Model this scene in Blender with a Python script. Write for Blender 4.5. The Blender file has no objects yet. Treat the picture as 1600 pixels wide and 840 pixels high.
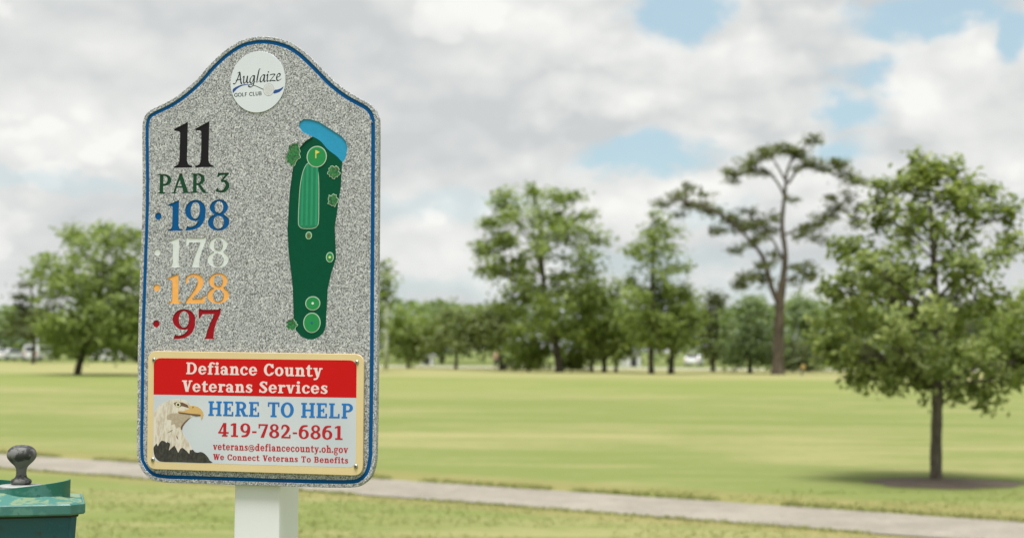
import bpy, bmesh, math, random
import numpy as np
from mathutils import Vector, Matrix, noise

C = bpy.context.scene.collection
SC = bpy.context.scene
R = math.radians

# ---------------------------------------------------------------- camera
FOCAL_PX, PW, PH = 2400.0, 1600.0, 840.0
cam_d = bpy.data.cameras.new('camera')
cam_d.sensor_width = 36.0
cam_d.lens = 36.0 * FOCAL_PX / PW
cam_d.clip_start, cam_d.clip_end = 0.1, 6000
cam = bpy.data.objects.new('camera', cam_d)
C.objects.link(cam)
PITCH = math.atan((547 - 420) / FOCAL_PX)
CAM_M = Matrix.Translation((0, 0, 1.35)) @ Matrix.Rotation(R(90) + PITCH, 4, 'X') @ Matrix.Rotation(R(0.47), 4, 'Z')
cam.matrix_world = CAM_M
cam_d.dof.use_dof = True
cam_d.dof.focus_distance = 2.8
cam_d.dof.aperture_fstop = 5.4
cam_d.dof.aperture_blades = 0
SC.camera = cam

SC.view_settings.view_transform = 'Standard'
SC.view_settings.look = 'None'
SC.view_settings.gamma = 1.0
SC.view_settings.use_curve_mapping = False
SC.view_settings.exposure = 0.45
SC.cycles.max_bounces = 6
SC.cycles.transparent_max_bounces = 4

CAM_O = CAM_M.translation.copy()
CAM_R = CAM_M.to_3x3()

def ray(px, py):
    return CAM_R @ Vector(((px - PW / 2) / FOCAL_PX, (PH / 2 - py) / FOCAL_PX, -1))

def at(px, py, dist):
    """point seen at pixel (px, py) of the photograph at world depth Y=dist"""
    d = ray(px, py)
    return CAM_O + d * (dist / d.y)

def azel(px, py):
    return ray(px, py).normalized()

# ---------------------------------------------------------------- sun and sky
SUN_DIR = Vector((-0.07, -0.25, 0.966)).normalized()
sun_d = bpy.data.lights.new('sun', 'SUN')
sun_d.energy = 4.6
sun_d.angle = R(28)
sun_d.color = (1.0, 0.98, 0.955)
sun = bpy.data.objects.new('sun', sun_d)
C.objects.link(sun)
sun.location = (30, -30, 60)
sun.rotation_euler = SUN_DIR.to_track_quat('Z', 'Y').to_euler()

world = bpy.data.worlds.new('World')
SC.world = world
world.use_nodes = True
NT = world.node_tree
NT.nodes.clear()

class NB:
    """small helper that chains shader nodes"""
    def __init__(self, nt):
        self.nt = nt
    def n(self, kind, **kw):
        nd = self.nt.nodes.new(kind)
        for k, v in kw.items():
            setattr(nd, k, v)
        return nd
    def put(self, nd, sock, v):
        if isinstance(v, bpy.types.NodeSocket):
            self.nt.links.new(v, nd.inputs[sock])
        elif v is not None:
            nd.inputs[sock].default_value = v
    def math(self, op, a, b=None, c=None, clamp=False):
        nd = self.n('ShaderNodeMath', operation=op, use_clamp=clamp)
        for i, v in enumerate((a, b, c)):
            self.put(nd, i, v)
        return nd.outputs[0]
    def vmath(self, op, a, b=None, out=0):
        nd = self.n('ShaderNodeVectorMath', operation=op)
        self.put(nd, 0, a)
        self.put(nd, 1, b)
        return nd.outputs[out]
    def noise(self, vec, scale, detail=4, rough=0.55, out=0, dist=0.0):
        nd = self.n('ShaderNodeTexNoise')
        self.put(nd, 'Vector', vec)
        self.put(nd, 'Scale', scale)
        self.put(nd, 'Detail', detail)
        self.put(nd, 'Roughness', rough)
        self.put(nd, 'Distortion', dist)
        return nd.outputs[out]
    def ramp(self, v, a, b, lo=0.0, hi=1.0, smooth=True):
        nd = self.n('ShaderNodeMapRange')
        nd.interpolation_type = 'SMOOTHSTEP' if smooth else 'LINEAR'
        self.put(nd, 'Value', v)
        for k, q in (('From Min', a), ('From Max', b), ('To Min', lo), ('To Max', hi)):
            self.put(nd, k, q)
        return nd.outputs[0]
    def mix(self, f, a, b, mode='MIX'):
        nd = self.n('ShaderNodeMix', data_type='RGBA', blend_type=mode)
        self.put(nd, 0, f)
        for k, v in ((6, a), (7, b)):
            if isinstance(v, (tuple, list)):
                v = (*v[:3], 1.0)
            self.put(nd, k, v)
        return nd.outputs[2]
    def mapping(self, vec, scale=(1, 1, 1), rot=(0, 0, 0), loc=(0, 0, 0)):
        nd = self.n('ShaderNodeMapping')
        self.put(nd, 'Vector', vec)
        nd.inputs['Scale'].default_value = scale
        nd.inputs['Rotation'].default_value = rot
        nd.inputs['Location'].default_value = loc
        return nd.outputs[0]

SKY_STRENGTH = 0.1
w = NB(NT)
sky = w.n('ShaderNodeTexSky')
sky.sky_type = 'NISHITA'
sky.sun_disc = False
sky.sun_elevation = math.asin(SUN_DIR.z)
sky.sun_rotation = math.atan2(SUN_DIR.x, SUN_DIR.y)
sky.dust_density = 1.5
D0 = w.n('ShaderNodeTexCoord').outputs['Generated']
flat = w.mapping(D0, (1, 1, 1.55))                    # clouds are wider than tall
wob = w.vmath('SUBTRACT', w.noise(flat, 9, 6, 0.58, out=1), (0.5, 0.5, 0.5))
wob = w.vmath('MULTIPLY', wob, (0.085, 0.085, 0.085))
D = w.vmath('ADD', D0, wob)

ragged_n = w.noise(flat, 22, 7, 0.62)

def blob(px, py, rx, ry, soft=0.5):
    """soft patch of sky round the direction (px, py), radii in photo pixels"""
    c = azel(px, py)
    right = Vector((c.y, -c.x, 0)).normalized()
    up = right.cross(c).normalized()
    dl = w.vmath('SUBTRACT', D, tuple(c))
    a = w.math('MULTIPLY', w.vmath('DOT_PRODUCT', dl, tuple(right), out=1), FOCAL_PX / rx)
    b = w.math('MULTIPLY', w.vmath('DOT_PRODUCT', dl, tuple(up), out=1), FOCAL_PX / ry)
    r = w.math('SQRT', w.math('ADD', w.math('MULTIPLY', a, a), w.math('MULTIPLY', b, b)))
    f = w.vmath('DOT_PRODUCT', D, tuple(c), out=1)
    r = w.math('ADD', r, w.math('MULTIPLY', w.math('SUBTRACT', ragged_n, 0.5), 1.9))
    m = w.ramp(r, 1 + soft, 1 - soft, 0.0, 1.0)
    return w.math('MULTIPLY', m, w.math('GREATER_THAN', f, 0.3))

def union(bl):
    o = bl[0]
    for b in bl[1:]:
        o = w.math('MAXIMUM', o, b)
    return o

gaps = union([blob(1060, 5, 68, 62, .35), blob(1460, 50, 125, 42, .35), blob(1585, 75, 30, 40, .35), blob(1020, 252, 105, 26, .4), blob(1415, 138, 75, 22, .5),
              blob(1310, 245, 45, 26, .5), blob(1330, 180, 40, 22, .5),
              blob(-500, 120, 160, 60, .6), blob(2300, 200, 260, 80, .5), blob(2000, -300, 260, 120, .5), blob(300, -700, 300, 120, .6)])
elsewhere = w.ramp(w.noise(flat, 1.7, 3, 0.5), 0.56, 0.66)
ahead = w.vmath('DOT_PRODUCT', D0, tuple(azel(800, 420)), out=1)
elsewhere = w.math('MULTIPLY', elsewhere, w.ramp(ahead, 0.92, 0.80))
gaps = w.math('MAXIMUM', gaps, elsewhere)

# light and grey of the cloud deck: heaps of rounded puffs, lit on top, grey below
def puffs(vec):
    tot = None
    for sc_, wt in ((9, .55), (20, .30), (46, .15)):
        v = w.n('ShaderNodeTexVoronoi')
        v.feature = 'F1'
        w.put(v, 'Vector', vec)
        v.inputs['Scale'].default_value = sc_
        t_ = w.math('MULTIPLY', w.math('SUBTRACT', 1.0, v.outputs['Distance']), wt)
        tot = t_ if tot is None else w.math('ADD', tot, t_)
    return tot
crisp = w.vmath('SUBTRACT', w.noise(flat, 26, 6, 0.6, out=1), (0.5, 0.5, 0.5))
pv = w.vmath('ADD', w.vmath('ADD', flat, w.vmath('MULTIPLY', wob, (0.55, 0.55, 0.55))), w.vmath('MULTIPLY', crisp, (0.022, 0.022, 0.022)))
big = w.noise(flat, 6, 3, 0.5)
p0 = puffs(pv)
p1 = puffs(w.vmath('ADD', pv, (0.005, 0, 0.020)))
val = w.math('MULTIPLY', w.math('SUBTRACT', big, 0.5), 0.55)
val = w.math('ADD', val, w.math('MULTIPLY', w.math('SUBTRACT', p0, p1), w.math('ADD', 0.42, w.math('MULTIPLY', union([blob(1250, 120, 420, 240, .7), blob(1100, 320, 560, 130, .6)]), 0.55))))
val = w.math('ADD', val, w.math('MULTIPLY', w.math('SUBTRACT', p0, 0.56), 0.55))
val = w.math('ADD', val, w.math('MULTIPLY', w.math('SUBTRACT', w.noise(flat, 34, 6, 0.6), 0.5), 0.16))
lights = union([blob(1490, 140, 95, 75, .35), blob(1560, 190, 90, 70, .5), blob(1490, 130, 60, 40, .5), blob(1130, 60, 150, 75, .7), blob(1270, 220, 40, 30, .5), blob(860, 60, 130, 70, .8),
                blob(640, 380, 170, 50, .7), blob(1090, 290, 90, 30, .7), blob(910, 165, 100, 30, .7), blob(1350, 300, 130, 60, .7), blob(960, 330, 60, 30, .6), blob(250, 60, 110, 50, .8), blob(60, 210, 150, 50, .9)])
darks = union([blob(430, 45, 280, 60, .9), blob(1240, 110, 90, 45, .8), blob(680, 250, 160, 70, .9), blob(100, 340, 220, 60, .8), blob(1040, 195, 190, 16, .8), blob(20, 180, 70, 30, .8), blob(680, 460, 150, 22, .8), blob(1010, 395, 110, 30, .8), blob(1320, 10, 90, 20, .8)])
val = w.math('ADD', val, w.math('MULTIPLY', lights, 0.22))
val = w.math('SUBTRACT', val, w.math('MULTIPLY', darks, 0.16))
edge = w.math('ADD', w.math('ADD', p0, w.math('MULTIPLY', w.math('SUBTRACT', big, .5), .35)), w.math('MULTIPLY', w.math('SUBTRACT', ragged_n, .5), .22))
val = w.math('ADD', val, w.ramp(edge, .60, .665, -.05, .10))
cl = w.ramp(val, -0.33, 0.29, 0.0, 1.0, smooth=False)
K = 0.835 / SKY_STRENGTH
cloud = w.mix(cl, (0.545 * K, 0.565 * K, 0.57 * K), (0.83 * K, 0.83 * K, 0.80 * K))
clear = w.mix(0.55, sky.outputs[0], (0.50 * K, 0.69 * K, 0.74 * K))   # thin veil over the blue
gaps = w.math('MULTIPLY', gaps, w.math('SUBTRACT', 1.0, union([blob(1495, 150, 85, 75, .25), blob(1570, 200, 80, 80, .3)])))
thin = union([blob(1010, 395, 130, 22, .7), blob(650, 440, 150, 16, .7), blob(1200, 440, 90, 20, .7), blob(1120, 330, 60, 14, .7), blob(700, 320, 110, 14, .7), blob(60, 300, 120, 14, .7)])
gaps = w.math('MAXIMUM', gaps, w.math('MULTIPLY', thin, 0.42))
col = w.mix(w.math('MULTIPLY', gaps, 0.95), cloud, clear)
bg = w.n('ShaderNodeBackground')
NT.links.new(col, bg.inputs['Color'])
bg.inputs['Strength'].default_value = SKY_STRENGTH
wo = w.n('ShaderNodeOutputWorld')
NT.links.new(bg.outputs[0], wo.inputs['Surface'])

# ---------------------------------------------------------------- object helpers
def link(o, parent=None):
    C.objects.link(o)
    if parent:
        o.parent = parent
    return o

def tag(o, label, cat, group=None):
    o['label'], o['category'] = label, cat
    if group:
        o['group'] = group
    return o

def empty(name, loc, label, cat, rz=0.0, group=None):
    o = bpy.data.objects.new(name, None)
    o.empty_display_size = 0.1
    o.location = loc
    o.rotation_euler = (0, 0, rz)
    link(o)
    return tag(o, label, cat, group)

def mesh_obj(name, verts, faces, m, parent=None, smooth=False):
    me = bpy.data.meshes.new(name)
    me.from_pydata([tuple(v) for v in verts], [], faces)
    if smooth:
        me.polygons.foreach_set('use_smooth', [True] * len(me.polygons))
    me.materials.append(m)
    return link(bpy.data.objects.new(name, me), parent)

def bm_obj(name, bm, m, parent=None, smooth=False):
    me = bpy.data.meshes.new(name)
    bmesh.ops.recalc_face_normals(bm, faces=bm.faces)
    bm.to_mesh(me)
    bm.free()
    if smooth:
        me.polygons.foreach_set('use_smooth', [True] * len(me.polygons))
    me.materials.append(m)
    return link(bpy.data.objects.new(name, me), parent)

def box(bm, x0, x1, y0, y1, z0, z1, bev=0.0):
    r = bmesh.ops.create_cube(bm, size=1)
    vs = r['verts']
    for v in vs:
        v.co = Vector(((x0 + x1) / 2 + v.co.x * (x1 - x0), (y0 + y1) / 2 + v.co.y * (y1 - y0), (z0 + z1) / 2 + v.co.z * (z1 - z0)))
    if bev:
        es = list({e for v in vs for e in v.link_edges})
        bmesh.ops.bevel(bm, geom=es, offset=bev, segments=2, affect='EDGES', profile=0.6)

def lathe(bm, prof, n=40, centre=(0, 0), sq=None):
    """profile of (radius, z) turned about the vertical axis; sq = polygon sides"""
    n = sq or n
    rings = []
    for r, z in prof:
        rings.append([bm.verts.new((centre[0] + r * math.cos(2 * math.pi * (k + .5) / n), centre[1] + r * math.sin(2 * math.pi * (k + .5) / n), z)) for k in range(n)])
    for a, b in zip(rings, rings[1:]):
        for k in range(n):
            bm.faces.new((a[k], a[(k + 1) % n], b[(k + 1) % n], b[k]))
    bm.faces.new(rings[0][::-1])
    bm.faces.new(rings[-1])

def tube(V, F, pts, rad, n=7):
    """append a tapered tube along pts to vertex and face lists"""
    pts = [Vector(p) for p in pts]
    base = len(V)
    ref = Vector((0.31, 0.95, 0.1))
    for i, p in enumerate(pts):
        t = (pts[min(i + 1, len(pts) - 1)] - pts[max(i - 1, 0)]).normalized()
        u = t.cross(ref).normalized()
        v = t.cross(u)
        for k in range(n):
            a = 2 * math.pi * k / n
            V.append(p + (u * math.cos(a) + v * math.sin(a)) * rad[i])
    for i in range(len(pts) - 1):
        for k in range(n):
            F.append((base + i * n + k, base + i * n + (k + 1) % n, base + (i + 1) * n + (k + 1) % n, base + (i + 1) * n + k))
    F.append(tuple(base + k for k in range(n))[::-1])
    F.append(tuple(base + (len(pts) - 1) * n + k for k in range(n)))

def fill_mesh(name, loops, m, parent, y, depth, bevel=0.0):
    """closed outlines in sign coordinates (u right, v up) filled, holes kept,
    and given a thickness; the front lies at local Y = y, facing -Y"""
    cu = bpy.data.curves.new(name, 'CURVE')
    cu.dimensions = '2D'
    cu.fill_mode = 'BOTH'
    cu.extrude = depth / 2
    if bevel:
        cu.bevel_depth, cu.bevel_resolution, cu.offset = bevel, 2, -bevel
        cu.extrude = depth / 2 - bevel
    for l in loops:
        s = cu.splines.new('POLY')
        s.points.add(len(l) - 1)
        s.points.foreach_set('co', [c for p in l for c in (p[0], p[1], 0, 1)])
        s.use_cyclic_u = True
    tmp = bpy.data.objects.new('tmp', cu)
    C.objects.link(tmp)
    dg = bpy.context.evaluated_depsgraph_get()
    me = bpy.data.meshes.new_from_object(tmp.evaluated_get(dg))
    bpy.data.objects.remove(tmp)
    bpy.data.curves.remove(cu)
    n = len(me.vertices)
    co = np.empty(n * 3, np.float32)
    me.vertices.foreach_get('co', co)
    co = co.reshape(-1, 3)
    out = np.stack([co[:, 0], y + depth / 2 - co[:, 2], co[:, 1]], 1)
    me.vertices.foreach_set('co', out.ravel())
    me.polygons.foreach_set('use_smooth', [False] * len(me.polygons))
    me.materials.clear()
    me.materials.append(m)
    me.name = name
    me.update()
    return link(bpy.data.objects.new(name, me), parent)

# ---------------------------------------------------------------- materials
def new_mat(name):
    m = bpy.data.materials.new(name)
    m.use_nodes = True
    nt = m.node_tree
    b = nt.nodes['Principled BSDF']
    return m, NB(nt), b

def setc(nb, bsdf, sock, v):
    if isinstance(v, (tuple, list)) and len(v) == 3:
        v = (*v, 1.0)
    nb.put(bsdf, sock, v)

def bump(nb, b, h, strength=0.3, dist=0.01):
    nd = nb.n('ShaderNodeBump')
    nd.inputs['Strength'].default_value = strength
    nd.inputs['Distance'].default_value = dist
    nb.put(nd, 'Height', h)
    nb.nt.links.new(nd.outputs[0], b.inputs['Normal'])

def srgb(r, g, b):
    f = lambda c: c / 12.92 if c <= 0.04045 else ((c + 0.055) / 1.055) ** 2.4
    return tuple(f(v / 255) for v in (r, g, b))

def paint(name, colr, rough=0.45, var=0.06, scale=60, bumps=0.0, spec=0.4, metal=0.0):
    m, nb, b = new_mat(name)
    oc = nb.n('ShaderNodeTexCoord').outputs['Object']
    n = nb.noise(oc, scale, 5, 0.6)
    k = nb.ramp(n, 0.3, 0.7, 1 - var, 1 + var, False)
    c = nb.mix(1.0, colr, nb.n('ShaderNodeCombineColor').outputs[0], 'MULTIPLY')
    cc = [q for q in nb.nt.nodes if q.bl_idname == 'ShaderNodeCombineColor'][0]
    for i in range(3):
        nb.put(cc, i, k)
    setc(nb, b, 'Base Color', c)
    nb.put(b, 'Roughness', nb.ramp(n, 0.3, 0.7, rough - 0.08, min(rough + 0.1, 1.0), False))
    b.inputs['Specular IOR Level'].default_value = spec
    b.inputs['Metallic'].default_value = metal
    if bumps:
        bump(nb, b, nb.noise(oc, scale * 8, 3, 0.6), bumps, 0.002)
    return m
# ---------------------------------------------------------------- lettering
# Letters are drawn as distance fields (stems, slabs, bowls, brush strokes),
# contoured, and the outlines turned into real meshes.
STEP = 0.0125
GX, GY = np.meshgrid(np.arange(-0.25, 1.75, STEP), np.arange(-0.45, 1.25, STEP))

def U(*a):
    return np.maximum.reduce(a)

def SUB(a, *b):
    for q in b:
        a = np.minimum(a, -q)
    return a

def AND(*a):
    return np.minimum.reduce(a)

def poly(pts):
    n = len(pts)
    d = np.full(GX.shape, 9.0)
    ins = np.zeros(GX.shape, bool)
    for i in range(n):
        (x0, y0), (x1, y1) = pts[i], pts[(i + 1) % n]
        ex, ey = x1 - x0, y1 - y0
        L = ex * ex + ey * ey + 1e-12
        t = np.clip(((GX - x0) * ex + (GY - y0) * ey) / L, 0, 1)
        d = np.minimum(d, np.hypot(GX - x0 - t * ex, GY - y0 - t * ey))
        if abs(ey) > 1e-9:
            c = (y0 > GY) != (y1 > GY)
            ins ^= c & (GX < ex * (GY - y0) / ey + x0)
    return np.where(ins, d, -d)

def rect(x0, y0, x1, y1):
    return AND(GX - x0, x1 - GX, GY - y0, y1 - GY)

def ell(cx, cy, rx, ry):
    k = np.hypot((GX - cx) / rx, (GY - cy) / ry)
    return (1 - k) * min(rx, ry)

def ring(cx, cy, rx, ry, wx, wy):
    return SUB(ell(cx, cy, rx, ry), ell(cx, cy, rx - wx, ry - wy))

def smooth_path(pts, n=8, closed=False):
    pts = [tuple(p) for p in pts]
    out = []
    N = len(pts)
    rng = range(N) if closed else range(N - 1)
    for i in rng:
        if closed:
            p0, p1, p2, p3 = pts[i - 1], pts[i], pts[(i + 1) % N], pts[(i + 2) % N]
        else:
            p0, p1, p2, p3 = pts[max(i - 1, 0)], pts[i], pts[i + 1], pts[min(i + 2, N - 1)]
        for k in range(n):
            t = k / n
            out.append(tuple(0.5 * (2 * b + (c - a) * t + (2 * a - 5 * b + 4 * c - d) * t * t
                                    + (3 * b - a - 3 * c + d) * t ** 3)
                             for a, b, c, d in zip(p0, p1, p2, p3)))
    if not closed:
        out.append(pts[-1])
    return out

def stroke(pts, nib=None, n=8):
    """pts are (x, y, width); nib=(angle, thin, thick) overrides the widths"""
    if nib:
        pts = [(p[0], p[1], 0.1) for p in pts]
    P = smooth_path(pts, n)
    f = np.full(GX.shape, -9.0)
    for (x0, y0, w0), (x1, y1, w1) in zip(P, P[1:]):
        ex, ey = x1 - x0, y1 - y0
        if nib:
            s = abs(math.sin(math.atan2(ey, ex) - nib[0]))
            w0 = w1 = nib[1] + (nib[2] - nib[1]) * s
        L = ex * ex + ey * ey + 1e-12
        t = np.clip(((GX - x0) * ex + (GY - y0) * ey) / L, 0, 1)
        f = np.maximum(f, (w0 + (w1 - w0) * t) / 2 - np.hypot(GX - x0 - t * ex, GY - y0 - t * ey))
    return f

def contour(F):
    """closed zero-level outlines of a field, marching squares"""
    H, W = F.shape
    S = F > 0
    code = S[:-1, :-1] * 1 + S[:-1, 1:] * 2 + S[1:, 1:] * 4 + S[1:, :-1] * 8
    ys, xs = np.nonzero((code > 0) & (code < 15))
    TAB = {1: [(3, 0)], 2: [(0, 1)], 3: [(3, 1)], 4: [(1, 2)], 5: [(3, 2), (1, 0)], 6: [(0, 2)], 7: [(3, 2)],
           8: [(2, 3)], 9: [(2, 0)], 10: [(0, 3), (2, 1)], 11: [(2, 1)], 12: [(1, 3)], 13: [(1, 0)], 14: [(0, 3)]}
    def eid(j, i, e):
        return ((0, j, i), (1, j, i + 1), (0, j + 1, i), (1, j, i))[e]
    nxt = {}
    for j, i in zip(ys.tolist(), xs.tolist()):
        for a, b in TAB[int(code[j, i])]:
            nxt[eid(j, i, a)] = eid(j, i, b)
    x0, y0 = GX[0, 0], GY[0, 0]
    def pt(e):
        k, j, i = e
        if k == 0:
            a, b = F[j, i], F[j, i + 1]
            return (x0 + (i + a / (a - b)) * STEP, y0 + j * STEP)
        a, b = F[j, i], F[j + 1, i]
        return (x0 + i * STEP, y0 + (j + a / (a - b)) * STEP)
    loops = []
    while nxt:
        k0 = next(iter(nxt))
        k = nxt.pop(k0)
        lp = [pt(k0)]
        while k != k0 and k in nxt:
            lp.append(pt(k))
            k = nxt.pop(k)
        if len(lp) > 8:
            loops.append(simplify(lp, 0.0028))
    return [l for l in loops if len(l) > 3]

def simplify(P, tol):
    def rdp(a, b):
        if b <= a + 1:
            return []
        (x0, y0), (x1, y1) = P[a], P[b % len(P)]
        dx, dy = x1 - x0, y1 - y0
        L = math.hypot(dx, dy) or 1e-9
        best, bi = -1, a
        for k in range(a + 1, b):
            x, y = P[k]
            d = abs((x - x0) * dy - (y - y0) * dx) / L if L > 1e-6 else math.hypot(x - x0, y - y0)
            if d > best:
                best, bi = d, k
        if best < tol:
            return []
        return rdp(a, bi) + [bi] + rdp(bi, b)
    n = len(P)
    h = n // 2
    idx = [0] + rdp(0, h) + [h] + rdp(h, n)
    return [P[i] for i in idx]

# --- bold slab alphabet of the sponsor plate (cap height 1, x height XH)
XH, SW, SF, SE = 0.73, 0.21, 0.115, 0.085

def stem(x, y0, y1, w=SW, bl=SE, br=SE, tl=0.0, tr=0.0):
    a = [rect(x, y0, x + w, y1)]
    if bl or br:
        a.append(rect(x - bl, y0, x + w + br, y0 + SF))
    if tl or tr:
        a.append(rect(x - tl, y1 - SF, x + w + tr, y1))
    return U(*a)

def slab(x0, x1, y0):
    return rect(x0, y0, x1, y0 + SF)

def diag(x0, y0, x1, y1, w):
    return poly([(x0 - w / 2, y0), (x0 + w / 2, y0), (x1 + w / 2, y1), (x1 - w / 2, y1)])

def half_bowl(x, y0, y1, rx, wx, wy):
    cy, ry = (y0 + y1) / 2, (y1 - y0) / 2
    o = AND(ell(x, cy, rx, ry), GX - x)
    i = ell(x, cy, rx - wx, ry - wy)
    return SUB(o, i)

def slab_glyph(c):
    s, t = SW, 0.125
    if c == 'D':
        return U(stem(.08, 0, 1, tl=SE), rect(.08, 0, .42, t), rect(.08, 1 - t, .42, 1), half_bowl(.415, 0, 1, .45, s + .01, t)), .93
    if c == 'e':
        f = U(ring(.33, XH / 2, .33, XH / 2 + .015, .2, .12), AND(rect(.12, .325, .56, .425), ell(.33, XH / 2, .32, XH / 2)))
        return U(SUB(f, rect(.36, .195, .9, .325)), AND(poly([(.5, .05), (.66, .2), (.6, .22), (.4, .06)]), ell(.33, XH / 2, .36, XH / 2 + .015))), .7
    if c == 'f':
        return U(stem(.1, 0, .78), slab(.01, .46, XH - SF), stroke([(.205, .7, .2), (.23, .9, .18), (.36, .985, .13), (.52, .93, .15)])), .5
    if c == 'i':
        return U(stem(.1, 0, XH, tl=SE), ell(.2, .93, .125, .12)), .43
    if c == 'a':
        return U(rect(.36, .06, .36 + s, .5), AND(stroke([(.08, .55, .15), (.2, .675, .13), (.36, .66, .15), (.465, .5, .21)]), XH + .015 - GY),
                 ring(.25, .215, .25, .23, .18, .105), rect(.36, 0, .65, SF)), .68
    if c == 'n':
        return U(stem(.09, 0, XH, tl=SE), stroke([(.24, .5, .1), (.36, .655, .13), (.52, .64, .19), (.585, .45, .21)]), stem(.48, 0, .48)), .79
    if c == 'h':
        return U(stem(.09, 0, 1.05, tl=SE), stroke([(.24, .5, .1), (.36, .655, .13), (.52, .64, .19), (.585, .45, .21)]), stem(.48, 0, .48)), .79
    if c == 'c':
        f = SUB(ring(.33, XH / 2, .33, XH / 2 + .015, .2, .125), rect(.38, .2, .9, .5))
        return U(f, stroke([(.5, .5, .13), (.52, .6, .12)]), stroke([(.5, .1, .1), (.59, .18, .07)])), .64
    if c == 'o':
        return ring(.345, XH / 2, .345, XH / 2 + .015, .205, .125), .71
    if c == 'u':
        return U(rect(.08, .25, .08 + s, XH), slab(0, .2, XH - SF), stroke([(.185, .3, .21), (.22, .1, .19), (.36, .055, .13), (.5, .16, .1)]),
                 rect(.46, 0, .46 + s, XH), slab(.38, .6, XH - SF), slab(.46, .77, 0)), .79
    if c == 't':
        return U(poly([(.1, .15), (.1 + s, .15), (.1 + s, .95), (.2, .95), (.1, .8)]), slab(.0, .48, XH - SF),
                 stroke([(.205, .25, .21), (.23, .1, .19), (.35, .055, .13), (.49, .09, .11)])), .52
    if c in 'vy':
        a = [diag(.15, XH, .36, 0, .22), diag(.57, XH, .37, 0, .13), slab(0, .32, XH - SF), slab(.46, .72, XH - SF)]
        if c == 'y':
            a += [stroke([(.37, .05, .14), (.28, -.16, .13), (.1, -.22, .15)])]
        return U(*a), .71
    if c == 'r':
        return U(stem(.09, 0, XH, tl=SE, br=.11), stroke([(.27, .5, .1), (.36, .64, .14), (.5, .62, .2)])), .58
    if c == 's':
        f = stroke([(.49, .56, .08), (.4, .665, .1), (.22, .66, .14), (.14, .52, .19), (.3, .38, .2), (.47, .22, .19), (.38, .07, .14), (.2, .06, .1), (.07, .16, .08)])
        return U(f, rect(.44, .5, .53, .7), rect(.03, .03, .12, .22)), .58
    if c == 'S':
        f = stroke([(.6, .76, .09), (.48, .92, .11), (.26, .91, .16), (.16, .73, .21), (.36, .52, .22), (.57, .3, .21), (.46, .09, .16), (.23, .08, .12), (.08, .25, .09)])
        return U(f, rect(.56, .7, .66, .97), rect(.03, .03, .13, .31)), .72
    if c == 'C':
        f = SUB(ring(.42, .5, .42, .515, .22, .13), rect(.5, .27, 1, .68))
        return U(f, rect(.66, .64, .76, .98), stroke([(.66, .12, .1), (.77, .27, .08)])), .82
    if c == 'V':
        return U(diag(.2, 1, .44, 0, .25), diag(.7, 1, .45, 0, .14), slab(0, .42, 1 - SF), slab(.56, .86, 1 - SF)), .82
    if c == 'W':
        return U(diag(.19, 1, .37, 0, .23), diag(.58, 1, .39, 0, .13), diag(.6, 1, .78, 0, .23), diag(1.02, 1, .8, 0, .13),
                 slab(0, .4, 1 - SF), slab(.46, .76, 1 - SF), slab(.9, 1.16, 1 - SF)), 1.14
    if c == 'H':
        return U(stem(.08, 0, 1, tl=SE, tr=SE), stem(.62, 0, 1, tl=SE, tr=SE), slab(.2, .7, .445)), .97
    if c in 'EL':
        a = [stem(.08, 0, 1, tl=SE, tr=SE), slab(.08, .7, 0), rect(.59, 0, .7, .3)]
        if c == 'E':
            a += [slab(.08, .67, 1 - SF), rect(.57, .73, .67, 1), slab(.2, .5, .445), rect(.42, .35, .51, .65)]
        return U(*a), .78
    if c in 'PRB':
        a = [stem(.08, 0, 1, tl=SE)]
        if c == 'B':
            a += [half_bowl(.4, .47, 1, .31, s, t - .01), half_bowl(.4, 0, .57, .36, s, t), rect(.08, 1 - t, .4, 1), rect(.08, 0, .4, t), rect(.2, .46, .42, .57)]
            return U(*a), .83
        a += [half_bowl(.4, .42, 1, .34, s, t), rect(.08, 1 - t, .4, 1), rect(.2, .42, .41, .42 + t)]
        if c == 'R':
            a += [diag(.45, .46, .66, 0, .23), slab(.56, .87, 0)]
            return U(*a), .88
        return U(*a), .8
    if c == 'T':
        return U(stem(.31, 0, 1, bl=.1, br=.1), slab(.02, .8, 1 - SF), rect(.02, .7, .12, 1), rect(.7, .7, .8, 1)), .84
    if c == 'O':
        return ring(.44, .5, .44, .515, .23, .13), .9
    if c == '4':
        return SUB(U(stem(.34, 0, 1, bl=.08, br=.1), poly([(0, .25), (.34, 1), (.5, 1), (.5, .25)]), rect(0, .22, .72, .34)),
                   poly([(.16, .34), (.345, .76), (.345, .34)])), .73
    if c == '1':
        return U(stem(.22, 0, 1, bl=.14, br=.14), poly([(.05, .8), (.26, .86), (.42, 1), (.22, 1), (.05, .9)])), .64
    if c in '96':
        f = U(ring(.34, .67, .34, .345, .2, .11), stroke([(.58, .66, .2), (.56, .38, .2), (.42, .12, .17), (.14, .06, .12)]))
        if c == '6':
            f = f[::-1, ::-1]
            # turn through half a circle about the middle of the digit
            cx, cy = .34, .5
            f = np.roll(np.roll(f, int(round((2 * cx - GX[0, 0] - GX[0, -1]) / STEP)), 1), int(round((2 * cy - GY[0, 0] - GY[-1, 0]) / STEP)), 0)
        return f, .71
    if c == '7':
        return U(slab(.02, .66, .87), rect(.02, .68, .12, .98), poly([(.5, .9), (.66, .9), (.4, 0), (.16, 0)])), .68
    if c == '8':
        return U(ring(.34, .75, .29, .265, .17, .105), ring(.34, .27, .34, .285, .2, .115)), .71
    if c == '2':
        return U(stroke([(.08, .7, .11), (.14, .89, .13), (.34, .92, .14), (.5, .72, .2), (.38, .42, .18), (.1, .1, .13)]), slab(.04, .66, 0), rect(.57, 0, .66, .27)), .7
    if c == '-':
        return rect(.03, .33, .33, .45), .37
    if c == '.':
        return ell(.13, .12, .125, .125), .28
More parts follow.
